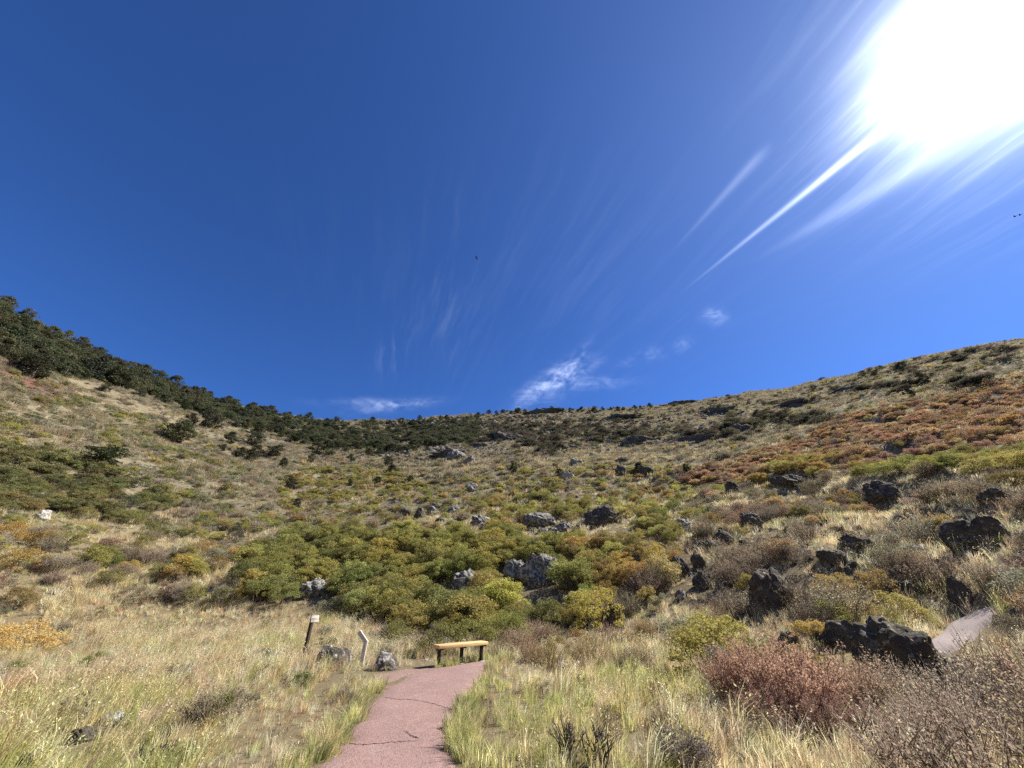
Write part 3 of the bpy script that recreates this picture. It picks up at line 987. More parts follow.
# polygon (photograph pixels, later ones lie on top): (name, phrase, polygon, [(kind, per m2, size lo, hi, palette)], grass cover)
REG = [
    ('slope', 'on the open dry slope', [(-900, 200), (1900, 200), (1900, 1400), (-900, 1400)],
     [('sage', .42, .6, 1.3, SAGE), ('brush', .14, .5, 1.0, GREY), ('oak', .035, .4, .8, OLIVE), ('sage', .03, .6, 1.2, GOLD), ('sage', .03, .6, 1.2, RUST)], 1.0),
    ('upper left', 'on the grey green upper slope', [(-400, 330), (60, 385), (170, 420), (250, 470), (240, 540), (0, 560), (-400, 560)],
     [('sage', .50, .6, 1.4, SAGE + GREEN), ('oak', .12, .4, .8, OLIVE), ('brush', .05, .5, 1, GREY), ('sage', .02, .6, 1.2, RUST), ('sage', .03, .6, 1.2, GOLD)], 0.9),
    ('green patch', 'in the wide green patch on the side slope', [(-400, 420), (0, 445), (60, 455), (125, 470), (168, 498), (165, 522), (100, 527), (40, 512), (0, 512), (-400, 520)],
     [('oak', 1.45, .4, .8, [(.19, .195, .075), (.22, .215, .08), (.165, .17, .07), (.25, .225, .085)])], 0.4),
    ('lower left', 'between meadow and side slope', [(-400, 525), (0, 535), (100, 548), (240, 540), (250, 600), (235, 612), (120, 605), (0, 612), (-400, 612)],
     [('oak', .18, .5, .9, OLIVE + GOLD), ('sage', .28, .7, 1.4, SAGE), ('brush', .12, .5, 1., GREY), ('sage', .06, .7, 1.2, RUST), ('sage', .05, .7, 1.2, GOLD)], 0.8),
    ('middle', 'in the mixed scrub of the middle slope', [(225, 520), (300, 500), (420, 480), (560, 465), (720, 470), (760, 500), (700, 545), (560, 545), (240, 545)],
     [('oak', .75, .33, .6, OLIVE + LIME + GOLD[2:]), ('sage', .22, .6, 1.2, SAGE), ('sage', .06, .7, 1.2, RUST), ('brush', .05, .5, 1, GREY)], 0.6),
    ('gold band', 'in the golden band on the middle slope', [(285, 478), (330, 466), (395, 470), (425, 485), (390, 500), (320, 505), (275, 498)],
     [('oak', .8, .4, .7, GOLD[2:] + OLIVE)], 0.4),
    ('yellow patch', 'in the yellow green patch under the flat block', [(465, 500), (560, 490), (700, 505), (690, 530), (560, 540), (470, 535)],
     [('oak', .75, .42, .7, LIME + OLIVE + GOLD[2:])], 0.4),
    ('rust slope', 'on the rust red slope', [(665, 484), (745, 460), (800, 440), (860, 412), (1024, 380), (1500, 300), (1500, 420), (1024, 455), (930, 462), (850, 478), (760, 482), (690, 492)],
     [('oak', 1.25, .36, .68, RUST + RUST + RUST + GOLD[2:]), ('sage', .08, .6, 1.2, GREY), ('brush', .10, .6, 1.1, RUST)], 0.28),
    ('yellow strip', 'in the yellow strip below the rust slope', [(765, 470), (830, 455), (850, 462), (840, 475), (790, 486), (755, 486)],
     [('oak', 1.0, .45, .8, GOLD + LIME)], 0.2),
    ('lime strip', 'in the bright green strip below the rust slope', [(850, 472), (930, 455), (1024, 448), (1400, 430), (1400, 460), (1024, 472), (940, 482), (860, 482)],
     [('oak', 1.0, .4, .75, LIME + OLIVE)], 0.2),
    ('grey brush', 'on the shaded brushy lava slope', [(700, 500), (770, 488), (1024, 474), (1500, 440), (1500, 660), (1024, 660), (860, 640), (720, 620), (660, 590), (680, 540)],
     [('brush', .42, .5, .95, GREY), ('brush', .10, .45, .85, RUST), ('oak', .30, .35, .6, LIME + GOLD + RUST + OLIVE), ('sage', .30, .6, 1.2, SAGE)], 0.75),
    ('thicket', 'in the green thicket behind the bench', [(245, 552), (330, 537), (420, 542), (520, 538), (592, 546), (575, 590), (600, 612), (602, 640), (515, 648), (500, 640), (440, 640), (400, 640), (395, 628), (330, 612), (250, 612), (236, 575)],
     [('oak', 1.8, .4, 1.05, OLIVE + OLIVE + GREEN[1:2]), ('brush', .08, .6, 1.0, GREY)], 0.2),
    ('golden oaks', 'in the golden clump beside the pale split boulder', [(568, 556), (600, 550), (668, 552), (665, 585), (640, 600), (590, 600), (570, 585)],
     [('oak', 1.3, .45, .85, GOLD + GOLD + LIME)], 0.3),
    ('mixed foot', 'at the foot of the lava slope', [(590, 600), (660, 590), (730, 610), (870, 645), (830, 660), (720, 655), (600, 640)],
     [('brush', .50, .5, .9, GREY), ('oak', .20, .4, .65, LIME + GOLD), ('sage', .25, .7, 1.2, SAGE)], 0.7),
    ('tan fringe', 'in the orange brown fringe of the grass', [(512, 640), (560, 630), (625, 636), (700, 655), (722, 672), (640, 680), (515, 672)],
     [('brush', .55, .35, .6, GOLD + RUST), ('sage', .35, .5, .95, GOLD + LIME)], 0.9),
    ('meadow', 'in the dry meadow', [(-600, 612), (0, 615), (120, 606), (240, 612), (330, 616), (395, 632), (400, 645), (440, 650), (440, 672), (430, 760), (430, 1500), (-600, 1500)],
     [('sage', .10, .25, .55, SAGE + GREEN), ('brush', .05, .2, .4, [(.16, .13, .08), (.2, .18, .08)])], 1.0),
    ('near grass', 'in the grass beside the path', [(440, 650), (500, 645), (515, 665), (640, 675), (720, 690), (735, 735), (900, 790), (1100, 1500), (440, 1500)],
     [('sage', .12, .25, .5, SAGE + GREEN + LIME), ('brush', .05, .2, .4, [(.16, .13, .08)])], 1.0),
    ('near brush', 'in the brown brush edging the grass', [(850, 700), (900, 672), (960, 668), (1024, 672), (1500, 680), (1500, 1400), (1000, 1400), (900, 785), (850, 740)],
     [('brush', 2.2, .5, .85, [(.46, .36, .25), (.42, .35, .24), (.50, .40, .28), (.40, .30, .22)]), ('sage', .1, .5, .9, LIME)], 0.8),
]
PHRASE = {r[0]: r[1] for r in REG}


def region_of(x, y, z):
    px, py, fwd = project(x, y, z)
    bad = fwd < 0.3
    j = fbm(x / 3.1, y / 3.1, 2) * 30 * np.clip(14 / np.maximum(np.hypot(x, y), 14), 0.35, 1)
    k = fbm(x / 3.1 + 50, y / 3.1 + 20, 2) * 16
    out = np.zeros(len(x), int)
    for i, r in enumerate(REG):
        out[inside(r[2], px + j, py + k)] = i
    out[bad] = 0
    return out, px, py, fwd


def scatter(r0, r1, per, a0=-68, a1=68):
    n = int(per * math.radians(a1 - a0) * (r1 * r1 - r0 * r0) / 2)
    r = np.sqrt(rng.uniform(r0 * r0, r1 * r1, n))
    a = np.radians(rng.uniform(a0, a1, n))
    x, y = r * np.sin(a), r * np.cos(a)
    return x, y, H(x, y), r


def pick_tint(pal, n, var=0.16):
    pal = np.array(pal)
    c = pal[rng.integers(0, len(pal), n)]
    return np.clip(c * np.exp(rng.normal(0, var, (n, 1))) * np.exp(rng.normal(0, 0.05, (n, 3))), 0.01, 0.85)


# ------------------------------------------------------------------ placed by hand: things one can point at in the photograph
KEEP = []        # circles kept free of scattered shrubs: x, y, radius
bench_L, bench_M, bench_R = at(438, 667.5), at(460.2, 664.6), at(481, 662.2)


def build_bench():
    d = bench_R - bench_L
    ln = float(np.hypot(d[0], d[1]))
    rz = math.atan2(d[1], d[0])
    mid = (bench_L + bench_R) / 2
    root = empty('bench', (mid[0], mid[1], float(H(mid[0], mid[1]))), rz, 1, 'backless bench with yellow timber seat on three black legs beside the path', 'bench')
    w, hs = 0.34, 0.455
    for k, y in enumerate((-w / 4 - 0.002, w / 4 + 0.002)):
        G = Geo()
        G.box(-ln / 2 - 0.10, ln / 2 + 0.10, y - w / 4 + 0.004, y + w / 4 - 0.004, hs - 0.075, hs, 0.008)
        link('seat_plank', G.mesh('seat_plank', M_SEAT), root)
    for x in (-ln / 2, 0.02, ln / 2):
        G = Geo()
        G.box(x - 0.03, x + 0.03, -0.045, 0.045, -0.25, hs - 0.105, 0.006)
        lg = link('leg', G.mesh('leg', M_STEEL), root)
        G = Geo()
        G.box(x - 0.05, x + 0.05, -w / 2 + 0.03, w / 2 - 0.03, hs - 0.104, hs - 0.076, 0.004)
        link('bracket', G.mesh('bracket', M_STEEL), lg)
        G = Geo()
        G.box(x - 0.075, x + 0.075, -0.09, 0.09, -0.2, 0.035, 0.015)
        link('footing', G.mesh('footing', M_CONC), lg)
    KEEP.append((mid[0], mid[1], 1.3))


build_bench()

pst = at(302.5, 661)


def build_sign():
    h = tall(pst, 640, 47)
    root = empty('sign_post', pst, 0, 1, 'dark wooden post with a small pale plate near its top in the meadow', 'sign post')
    root.rotation_euler = (0, math.radians(1), math.radians(-18))
    G = Geo()
    G.box(-0.04, 0.04, -0.04, 0.04, -0.3, h, 0.006)
    link('post', G.mesh('post', M_POST), root)
    G = Geo()
    G.box(-0.10, 0.10, -0.012, 0.012, -0.095, 0.095, 0.004)
    pl = link('sign_plate', G.mesh('sign_plate', M_PLATE), root, (0.115, -0.03, h - 0.085))
    pl.rotation_euler = (math.radians(-32), 0, math.radians(52))
    G = Geo()
    G.box(-0.085, 0.085, -0.0145, -0.0122, -0.012, 0.008)
    link('weather_stain', G.mesh('weather_stain', M_RUSTY), pl)
    KEEP.append((pst[0], pst[1], 0.8))


build_sign()
mk = at(360, 669)


def build_marker():
    h = tall(mk, 650, 28)
    root = empty('trail_marker', mk, math.radians(12), 1, 'short pale wooden marker with a slanted head between two lava rocks', 'trail marker')
    root.rotation_euler = (0, math.radians(4), math.radians(10))
    G = Geo()
    G.box(-0.048, 0.048, -0.035, 0.035, -0.3, h, 0.006)
    link('post', G.mesh('post', M_MARK), root)
    G = Geo()
    G.box(-0.046, 0.046, -0.045, 0.045, -0.02, 0.30, 0.006)
    hd = link('head', G.mesh('head', M_MARK), root, (0.0, 0, h - 0.015))
    hd.rotation_euler = (0, math.radians(-47), 0)
    KEEP.append((mk[0], mk[1], 0.8))


build_marker()

# boulders: pixel centre of the base, pixel width and height, material, label
ROCKS = [
    (600, 525, 44, 20, 'b', 'long flat dark block with sharp edges, alone above the yellow green patch'),
    (541, 587, 44, 36, 'l', 'large pale lichened boulder with a dark hollow, above the thicket'),
    (515, 582, 26, 20, 'l', 'low pale boulder leaning against the large lichened one'),
    (617, 631, 25, 38, 'b', 'upright black stone standing beside the golden fringe'),
    (683, 578, 26, 24, 'b', 'dark round topped boulder beside the golden oaks'),
    (773, 611, 50, 50, 'b', 'big black boulder in brush below the lava slope'),
    (712, 554, 28, 16, 'b', 'dark twin humped rock in pale grass above the brush'),
    (688, 531, 22, 13, 'l', 'broken grey rock on the pale grassy bank'),
    (753, 529, 26, 18, 'b', 'dark angular rock with a pale chip beside it'),
    (735, 496, 17, 15, 'b', 'small black pointed rock at the edge of the rust slope'),
    (792, 489, 42, 13, 'b', 'long dark rock shelf under the yellow strip'),
    (910, 690, 100, 84, 'b', 'massive black lava boulder beside the grey gravel trail'),
    (962, 704, 84, 52, 'b', 'low black lava ridge running from the massive boulder'),
    (850, 652, 66, 30, 'b', 'rugged flat lava rock behind the lime green sprigs'),
    (858, 552, 52, 22, 'b', 'dark leaning lava slab in the grey brush'),
    (985, 548, 84, 40, 'b', 'huge black lava mass standing in for shade under the brush'),  # black rock shape put here mostly as the dark of shade under brush
    (1000, 505, 44, 16, 'b', 'rounded dark outcrop above the huge black shade mass'),
    (885, 505, 46, 20, 'b', 'black broken outcrop in the middle of the grey brush'),
    (790, 648, 24, 18, 'b', 'black rock half hidden in brush above the red shrub'),
    (38, 521, 28, 10, 'p', 'flat white boulder below the wide green patch'),
    (315, 597, 34, 20, 'l', 'pale lumpy rock in the thicket above the sign post'),
    (464, 596, 32, 24, 'l', 'pale split rock in the thicket above the bench'),
    (541, 527, 40, 12, 'l', 'low lichened outcrop above the thicket'),
    (562, 533, 22, 9, 'l', 'thin grey slab beside the low lichened outcrop'),
    (331, 668, 46, 22, 'v', 'rough lava rock with pale lichen beside the sign post'),
    (384, 671, 36, 20, 'v', 'rough lava rock under a dark shrub beside the pale marker'),
    (108, 728, 34, 17, 'l', 'dark lava rock with a white chip sunk in the meadow'),
    (80, 744, 42, 17, 'b', 'jagged black lava rock sunk in the meadow'),
    (15, 768, 40, 16, 'b', 'low dark rock at the meadow edge near the camera'),
    (405, 518, 13, 10, 'b', 'small black rock in the row above the thicket'),
    (420, 521, 12, 12, 'b', 'dark cleft rock in the row above the thicket'),
    (432, 516, 14, 10, 'l', 'grey rock in the row above the thicket'),
    (454, 515, 14, 9, 'l', 'white topped rock in the row above the thicket'),
    (472, 492, 14, 8, 'l', 'grey rock on the tan slope above the row of rocks'),
    (568, 480, 13, 6, 'p', 'small whitish rock on the tan middle slope'),
    (577, 465, 14, 7, 'l', 'flat grey rock high on the tan middle slope'),
    (622, 464, 15, 7, 'b', 'flat dark rock high on the tan middle slope'),
    (646, 476, 16, 10, 'b', 'dark rock beside the top of the rust slope'),
    (622, 476, 14, 9, 'b', 'dark rock in the tan grass beside a small juniper'),
    (480, 528, 24, 11, 'l', 'pale low rock among olive oaks above the thicket'),
    (905, 600, 34, 14, 'b', 'dark rock under yellow brush by the gravel trail'),
    (925, 585, 26, 14, 'b', 'dark lava knob in grey brush above the gravel trail'),
    (965, 606, 30, 26, 'b', 'tall black rock where the gravel trail disappears'),
    (835, 566, 40, 14, 'b', 'low dark ledge in the grey brush'),
    (700, 570, 16, 14, 'b', 'small black rock in pale grass by the dark round boulder'),
    (683, 600, 16, 10, 'l', 'small grey rock below the dark round boulder'),
    (702, 590, 18, 18, 'b', 'black notched rock left of the brown brush clumps'),
    (725, 545, 22, 12, 'b', 'flat black rock above the brown brush clumps'),
    (920, 555, 36, 9, 'l', 'thin pale slab lying in the grey brush'),
    (783, 545, 26, 10, 'b', 'dark slab beside a pale stone in grey brush'),
    (740, 763, 20, 9, 'b', 'dark stone in the grass under the red shrub'),
    (990, 704, 44, 20, 'b', 'black ledge under dry brush below the gravel trail'),
    (575, 600, 12, 10, 'b', 'little black rock between oaks and grey brush'),
    (455, 460, 20, 10, 'l', 'grey outcrop under the dark scrub on the back slope'),
    (470, 465, 16, 9, 'l', 'lichened outcrop under the dark scrub on the back slope'),
]
for i, (px, py, w, h, mt, lab) in enumerate(ROCKS):
    p = at(px, py)
    s = depth(p) / F
    W, Hh = w * s * 0.82, tall(p, py, h) * 0.85
    mat = {'b': M_BASALT, 'l': M_LICHEN, 'v': M_SPOT, 'p': M_PALE}[mt]
    off = math.hypot((px - CX) / F, 0)
    W = W / math.sqrt(1 + off * off)
    me = rock_mesh('boulder', 400 + i, W * 1.15, W * random.uniform(0.7, 0.95), Hh * 1.75, mat, 0.34 if mt != 'v' else 0.27, 5 if w > 15 else 4)
    dirn = np.array([p[0], p[1], 0]) / np.hypot(p[0], p[1])
    q = p + dirn * W * 0.3
    o = link('boulder', me, None, (q[0], q[1], float(H(q[0], q[1])) + Hh * 0.22))
    o.rotation_euler = (random.uniform(-.1, .1), random.uniform(-.15, .15), math.atan2(-p[0], p[1]) + random.uniform(-.3, .3))
    tag(o, lab, 'boulder')
    KEEP.append((q[0], q[1], W * 0.55))
    for k in (.3, .9, 1.5):
        KEEP.append((p[0] - dirn[0] * W * k, p[1] - dirn[1] * W * k, W * 0.42))

for px, py, w, h, lab in [
        (505, 439, 40, 11, 'dark lava ledge at the centre of the back wall'), (640, 443, 46, 11, 'dark lava ledge with scrub on top, beside the longest back wall ledge'),
        (698, 441, 62, 12, 'longest dark lava ledge of the back wall'), (738, 433, 34, 10, 'dark lava ledge at the uphill end of the longest ledge'),
        (716, 414, 40, 8, 'thin lava ledge just below the rounded crest'), (676, 405, 34, 6, 'low lava cap on the crest of the back wall'),
        (452, 456, 42, 11, 'broken lava ledge under the end of the rim wood'), (545, 413, 44, 6, 'long thin rock band right under the skyline'),
        (600, 434, 28, 8, 'small lava ledge between two larger ones on the back wall'), (430, 441, 32, 9, 'dark rock ledge among the last rim wood trees'),
        (562, 449, 32, 9, 'rock ledge on the tan ground below the centre of the back wall'), (480, 447, 28, 9, 'rough rock ledge just below the centre ledge'),
        (620, 418, 40, 6, 'faint rock band high on the back wall'), (792, 405, 38, 6, 'low rock band on the bare far ridge'), (852, 391, 42, 7, 'rock band high above the rust slope')]:
    p = at(px, py)
    W, Hh = w * depth(p) / F, tall(p, py, h)
    o = link('rock_ledge', rock_mesh('rock_ledge', 800 + px, W * .92, W * .35, Hh * 1.3, M_BASALT, 0.55, 5), None, (p[0], p[1], p[2] - Hh * .12))
    o.rotation_euler = (0, random.uniform(-.05, .05), math.atan2(-p[0], p[1]))
    tag(o, lab, 'rock ledge')

LAVA = [(640, 800, 500, 560, 16, 'dark lava rock scattered in the brush below the rust slope', 'lava rocks below the rust slope'),
        (790, 1020, 485, 560, 24, 'dark lava rock scattered in the upper grey brush', 'lava rocks in the upper grey brush'),
        (690, 880, 555, 645, 18, 'dark lava rock scattered among the lower brush clumps', 'lava rocks among lower brush'),
        (380, 620, 500, 535, 14, 'small grey rock scattered above the thicket', 'grey rocks above the thicket')]
for x0, x1, y0, y1, n, lab, grp in LAVA:
    for k in range(n):
        px, py = random.uniform(x0, x1), random.uniform(y0, y1)
        p = at(px, py)
        w = random.uniform(.4, 1.1) * depth(p) / F * np.interp(py, [490, 640], [10, 17])
        mat = M_BASALT if random.random() < (.75 if 'lava' in lab else .3) else M_LICHEN
        o = link('boulder', rock_mesh('boulder', 600 + k + int(x0), w, w * random.uniform(.6, .9), w * random.uniform(.5, .95), mat, 0.34, 4), None, (p[0], p[1], p[2] + w * .03))
        o.rotation_euler = (0, 0, random.uniform(0, 6.28))
        tag(o, lab, 'boulder', grp)
        KEEP.append((p[0], p[1], w * .5))

# keep the sight line of the gravel trail clear
CLEAR = []
for px, py in ((925, 655), (935, 648), (950, 644), (962, 636), (973, 629), (984, 622), (995, 615)):
    p = at(px, py)
    for k in (0.0, 0.7, 1.4):
        q = p * (1 - k / np.hypot(p[0], p[1]))
        KEEP.append((q[0], q[1], 0.6))
        CLEAR.append((q[0], q[1], 0.3))

things_shrub = []     # filled below: kind, x, y, z, scale vec, rz, tint, region


def shrub_thing(kd, p, scale, tint, label, cat, group=None, rz=None, variant=None):
    vs = K[kd]['near']
    fo, st = vs[random.randrange(len(vs)) if variant is None else variant]
    root = empty(K[kd]['name'], p, random.uniform(0, 6.28) if rz is None else rz, scale, label, cat, group)
    f = link('crown' if kd == 'juniper' else 'foliage', fo, root)
    f['tint'] = [float(c) for c in tint]
    link('trunk' if kd == 'juniper' else 'stem', st, root)
    return root


HAND = [  # kind, px, py of the base, pixel height, tint, width factor, label
    ('sumac', 800, 730, 112, PINK[0], 0.95, 'big pinkish red shrub at the edge of the grass, its widest one'),
    ('sumac', 752, 718, 92, PINK[1], 0.85, 'red shrub with lit pink tips, grass side of the big red shrub'),
    ('sumac', 846, 726, 94, PINK[3], 0.95, 'brownish red shrub, brush side of the big red shrub'),
    ('sumac', 818, 742, 66, (.36, .225, .17), 0.95, 'dark red shrub in front of the big red shrub'),
    ('sumac', 774, 738, 62, (.40, .24, .18), 0.95, 'low red shrub at the grassy foot of the big red shrub'),
    ('sumac', 868, 745, 56, (.36, .24, .19), 1.0, 'faded red shrub between the big red shrub and the brown brush'),
    ('brush', 915, 752, 60, (.46, .35, .25), 1.2, 'reddish brown shrub where red shrubs meet brown brush'),
    ('brush', 965, 750, 66, (.46, .37, .26), 1.2, 'wide brown brush near the camera under the lava ridge'),
    ('brush', 1012, 760, 70, (.44, .36, .25), 1.2, 'brown brush near the camera at the outer end of the lava ridge'),
    ('brush', 415, 650, 24, GREY[2], 1.3, 'dark twiggy shrub between the marker rock and the bench'),
    ('brush', 384, 663, 22, (.10, .095, .06), 1.1, 'dark shrub growing over the lava rock by the pale marker'),
    ('oak', 395, 648, 30, OLIVE[2], 1.1, 'olive oak shrub reaching out over the meadow behind the pale marker'),
    ('oak', 440, 655, 40, GREEN[1], 1.1, 'dark green oak shrub directly behind the near end of the bench'),
    ('oak', 475, 652, 42, OLIVE[0], 1.0, 'bright olive oak shrub directly behind the far end of the bench'),
    ('oak', 500, 645, 40, OLIVE[1], 1.1, 'tall olive oak shrub just past the far end of the bench'),
    ('brush', 545, 672, 36, GOLD[2], 1.2, 'straggly golden brown shrub next to the bench end'),
    ('brush', 590, 668, 36, GOLD[1], 1.2, 'orange brown shrub under the upright black stone'),
    ('brush', 640, 672, 34, (.26, .17, .09), 1.2, 'tan twiggy shrub between upright black stone and red shrub'),
    ('oak', 700, 650, 21, LIME[1], 1.3, 'yellow green shrub above the red shrub'),
    ('oak', 838, 596, 26, GOLD[1], 1.4, 'bright yellow rounded shrub on the lava slope'),
    ('oak', 862, 620, 24, RUST[3], 1.4, 'orange shrub below the bright yellow rounded one'),
    ('oak', 905, 625, 36, LIME[2], 1.2, 'yellow green shrub at the edge of the gravel trail'),
    ('brush', 1005, 690, 44, GREY[0], 1.2, 'grey brown brush overhanging the gravel trail'),
    ('brush', 940, 590, 44, GREY[2], 1.3, 'dark grey brush crowning the bank above the gravel trail'),
    ('brush', 1022, 640, 34, GREY[3], 1.2, 'olive grey brush at the far bend of the gravel trail'),
    ('oak', 16, 656, 42, (.62, .46, .18), 1.1, 'bright orange yellow rabbitbrush mound in the meadow'),
    ('oak', -18, 660, 42, (.58, .42, .16), 1.1, 'orange yellow rabbitbrush mound at the meadow edge'),
    ('oak', 42, 652, 24, (.56, .43, .19), 1.5, 'low pale orange rabbitbrush skirt of the bright mound'),
    ('oak', 240, 590, 34, GREEN[2], 0.9, 'darkest green oak shrub at the meadow end of the thicket'),
    ('oak', 232, 544, 22, DARK[1], 0.6, 'narrow dark shrub standing above the meadow end of the thicket'),
    ('sage', 240, 712, 30, (.17, .15, .09), 1.0, 'dark twiggy shrub in the meadow beside the path'),
    ('sage', 180, 762, 26, (.20, .20, .09), 1.1, 'dull green weed clump in the near meadow'),
    ('brush', 735, 585, 30, GREY[2], 1.6, 'long brown brush clump slanting below the flat black rock'),
    ('brush', 760, 570, 26, GREY[0], 1.5, 'brown brush clump above the slanting one'),
    ('brush', 735, 618, 34, GREY[0], 1.4, 'wide grey brush clump beside the big black boulder'),
    ('sage', 870, 660, 22, LIME[0], 0.9, 'lime green sprigs between the two lava rocks'),
]
for kd, px, py, hp, tint, wf, lab in HAND:
    p = at(px, py)
    base_h = {'oak': 1.5, 'brush': 1.3, 'sumac': 1.2, 'sage': 0.7}[kd]
    sc = tall(p, py, hp) / base_h
    cat = 'shrub'
    shrub_thing(kd, (p[0], p[1], p[2] - 0.03), (sc * wf, sc * wf, sc), tint, lab, cat)
    KEEP.append((p[0], p[1], sc * wf * 0.45))


# dead branched twig in front
def dead_twigs(px, py, hp, seed, label):
    g = np.random.default_rng(seed)
    p = at(px, py)
    h = tall(p, py, hp)
    G = Geo()

    def grow(b, d, ln, r, lvl):
        e = b + d * ln
        m = (b + e) / 2 + g.normal(0, 0.04, 3) * ln
        G.tube([b, m, e], [r, r * 0.8, r * 0.6], 5)
        if lvl:
            for k in range(g.integers(2, 4)):
                d2 = d + g.normal(0, 0.42, 3)
                d2[2] = abs(d2[2]) + 0.25
                d2 /= np.linalg.norm(d2)
                grow(e if k else m, d2, ln * g.uniform(0.55, 0.8), r * 0.6, lvl - 1)
    for k in range(6):
        d = np.array([g.normal(0, 0.3), g.normal(0, 0.3), 1.0])
        d /= np.linalg.norm(d)
        grow(np.array([g.normal(0, 0.1 * h), g.normal(0, 0.1 * h), -0.05]), d, h * g.uniform(0.35, 0.5), 0.016, 3)
    tag(link('dead_shrub', G.mesh('dead_shrub', M_DEAD), None, p), label, 'shrub')


dead_twigs(572, 775, 62, 5, 'bare black twigs of a dead shrub in the near grass')
dead_twigs(602, 772, 54, 6, 'second bare dead shrub, slimmer, next to the black twigs')
dead_twigs(152, 770, 36, 8, 'bare dead twigs in the meadow beside the dull green weed clump')
dead_twigs(478, 772, 16, 9, 'small dry twig bundle at the grass edge of the path')


# ------------------------------------------------------------------ junipers
def juniper(px, py, hp, label, group=None, wide=1.0, tint=None):
    p = at(px, py)
    if group:
        p = p + np.array([p[0], p[1], 0]) * 0.0
    sc = hp * depth(p) / F / 4.2
    t = np.array([.085, .098, .047]) if tint is None else np.array(tint)
    t = t * math.exp(random.gauss(0, 0.28)) * np.array([random.uniform(.9, 1.25), 1, random.uniform(.85, 1.1)])
    shrub_thing('juniper', (p[0], p[1], p[2] - 0.1), (sc * wide, sc * wide, sc), t, label, 'tree', group)
    KEEP.append((p[0], p[1], sc * 1.6))


LONE = [  # px, py of the foot, pixel height, label, width
    (98, 467, 17, 'wide low juniper alone above the green patch', 1.9), (172, 442, 17, 'broad juniper, lowest of the cluster on the open slope', 1.6),
    (182, 432, 10, 'small juniper at the shoulder of the broad one', 1.0), (190, 424, 9, 'small juniper above the broad one, under the wooded rim', 1.0),
    (205, 428, 16, 'tall leaning juniper in the cluster under the wooded rim', 0.8), (215, 430, 9, 'little round juniper beside the tall leaning one', 1.0),
    (229, 444, 10, 'round juniper by itself between the upper clusters', 1.0), (221, 451, 6, 'tiny juniper below the round lone one', 1.2),
    (253, 446, 12, 'round juniper on the slope above the four low ones', 1.1), (243, 421, 9, 'juniper just under the wooded rim, first in its line', 1.1),
    (256, 434, 10, 'juniper under the wooded rim, second in its line', 1.1), (268, 433, 7, 'small juniper under the wooded rim, third in its line', 1.1),
    (277, 433, 8, 'small juniper under the wooded rim, fourth in its line', 1.0), (238, 459, 9, 'low juniper, uphill one of the touching trio', 1.2),
    (253, 459, 11, 'low juniper, middle one of the touching trio', 1.2), (249, 462, 8, 'low juniper, lowest of the touching trio', 1.1),
    (273, 457, 10, 'flat topped juniper beside the touching trio', 1.4), (282, 468, 8, 'small juniper below the flat topped one', 1.0),
    (316, 455, 10, 'round juniper of the pair on the tan slope', 1.2), (329, 456, 10, 'pointed juniper of the pair on the tan slope', 1.0),
    (310, 463, 8, 'small juniper beneath the pair on the tan slope', 0.9), (350, 463, 7, 'small dark juniper at the end of the golden band', 1.0),
    (345, 447, 8, 'juniper under the end of the wooded rim', 1.0), (388, 466, 8, 'dark bushy juniper above the yellow middle slope', 1.1),
    (391, 475, 8, 'second bushy juniper, below the one over the yellow slope', 1.1), (377, 485, 7, 'dark juniper in the yellow of the middle slope', 1.0),
    (350, 486, 6, 'tiny dark juniper in the golden band', 0.9), (410, 483, 6, 'tiny juniper on the tan slope near grey rocks', 1.0),
    (295, 509, 8, 'dark juniper bush low on the grey slope', 1.0), (290, 490, 9, 'dark brushy juniper at the edge of the golden band', 1.3),
    (115, 387, 16, 'spreading juniper below the wooded rim', 1.5), (104, 392, 8, 'small juniper below the spreading one', 1.0),
    (88, 380, 22, 'tall juniper set apart from the wooded rim', 0.9), (30, 378, 20, 'olive juniper beside the red cinder bank', 1.2),
    (140, 397, 8, 'dark pointed juniper just below the wooded rim', 0.8), (905, 372, 9, 'round juniper on the far bare ridge', 1.1),
    (560, 478, 7, 'small juniper by the whitish rock', 1.0), (640, 474, 9, 'pointed dark juniper at the top of the rust slope', 0.9),
    (688, 474, 8, 'small dark juniper on the rust slope', 0.9), (514, 474, 9, 'dark juniper on the tan middle slope', 0.9),
    (927, 385, 9, 'dark juniper above the rust slope', 1.0), (912, 397, 8, 'dark juniper on the upper tan slope above rust shrubs', 1.0),
]
for px, py, hp, lab, wd in LONE:
    juniper(px, py, hp * 1.4, lab, None, wd, (.055, .064, .032))
# wooded rim: a dense band between the skyline and its lower edge
_lo = [(-70, 318), (0, 362), (40, 374), (85, 378), (110, 386), (150, 398), (200, 416), (260, 433), (330, 450), (380, 456), (430, 452), (470, 442)]
_hi = [(-70, 262), (0, 306), (30, 320), (60, 336), (100, 356), (130, 368), (200, 395), (260, 411), (330, 421), (400, 421), (470, 416)]
_n = 0
SECT = [(-99, 60, 'dark green juniper in the dense rim wood beside the red cinder bank', 'junipers of the rim wood by the cinder bank'),
        (60, 150, 'dark green juniper in the steep stretch of the dense rim wood', 'junipers of the steep rim wood'),
        (150, 260, 'dark green juniper in the rim wood above the open tan slope', 'junipers of the rim wood above the tan slope'),
        (260, 360, 'dark green juniper in the rim wood where the ridge levels off', 'junipers of the level rim wood'),
        (360, 480, 'dark green juniper at the thinning end of the rim wood', 'junipers at the thinning end of the rim wood')]
placed = []
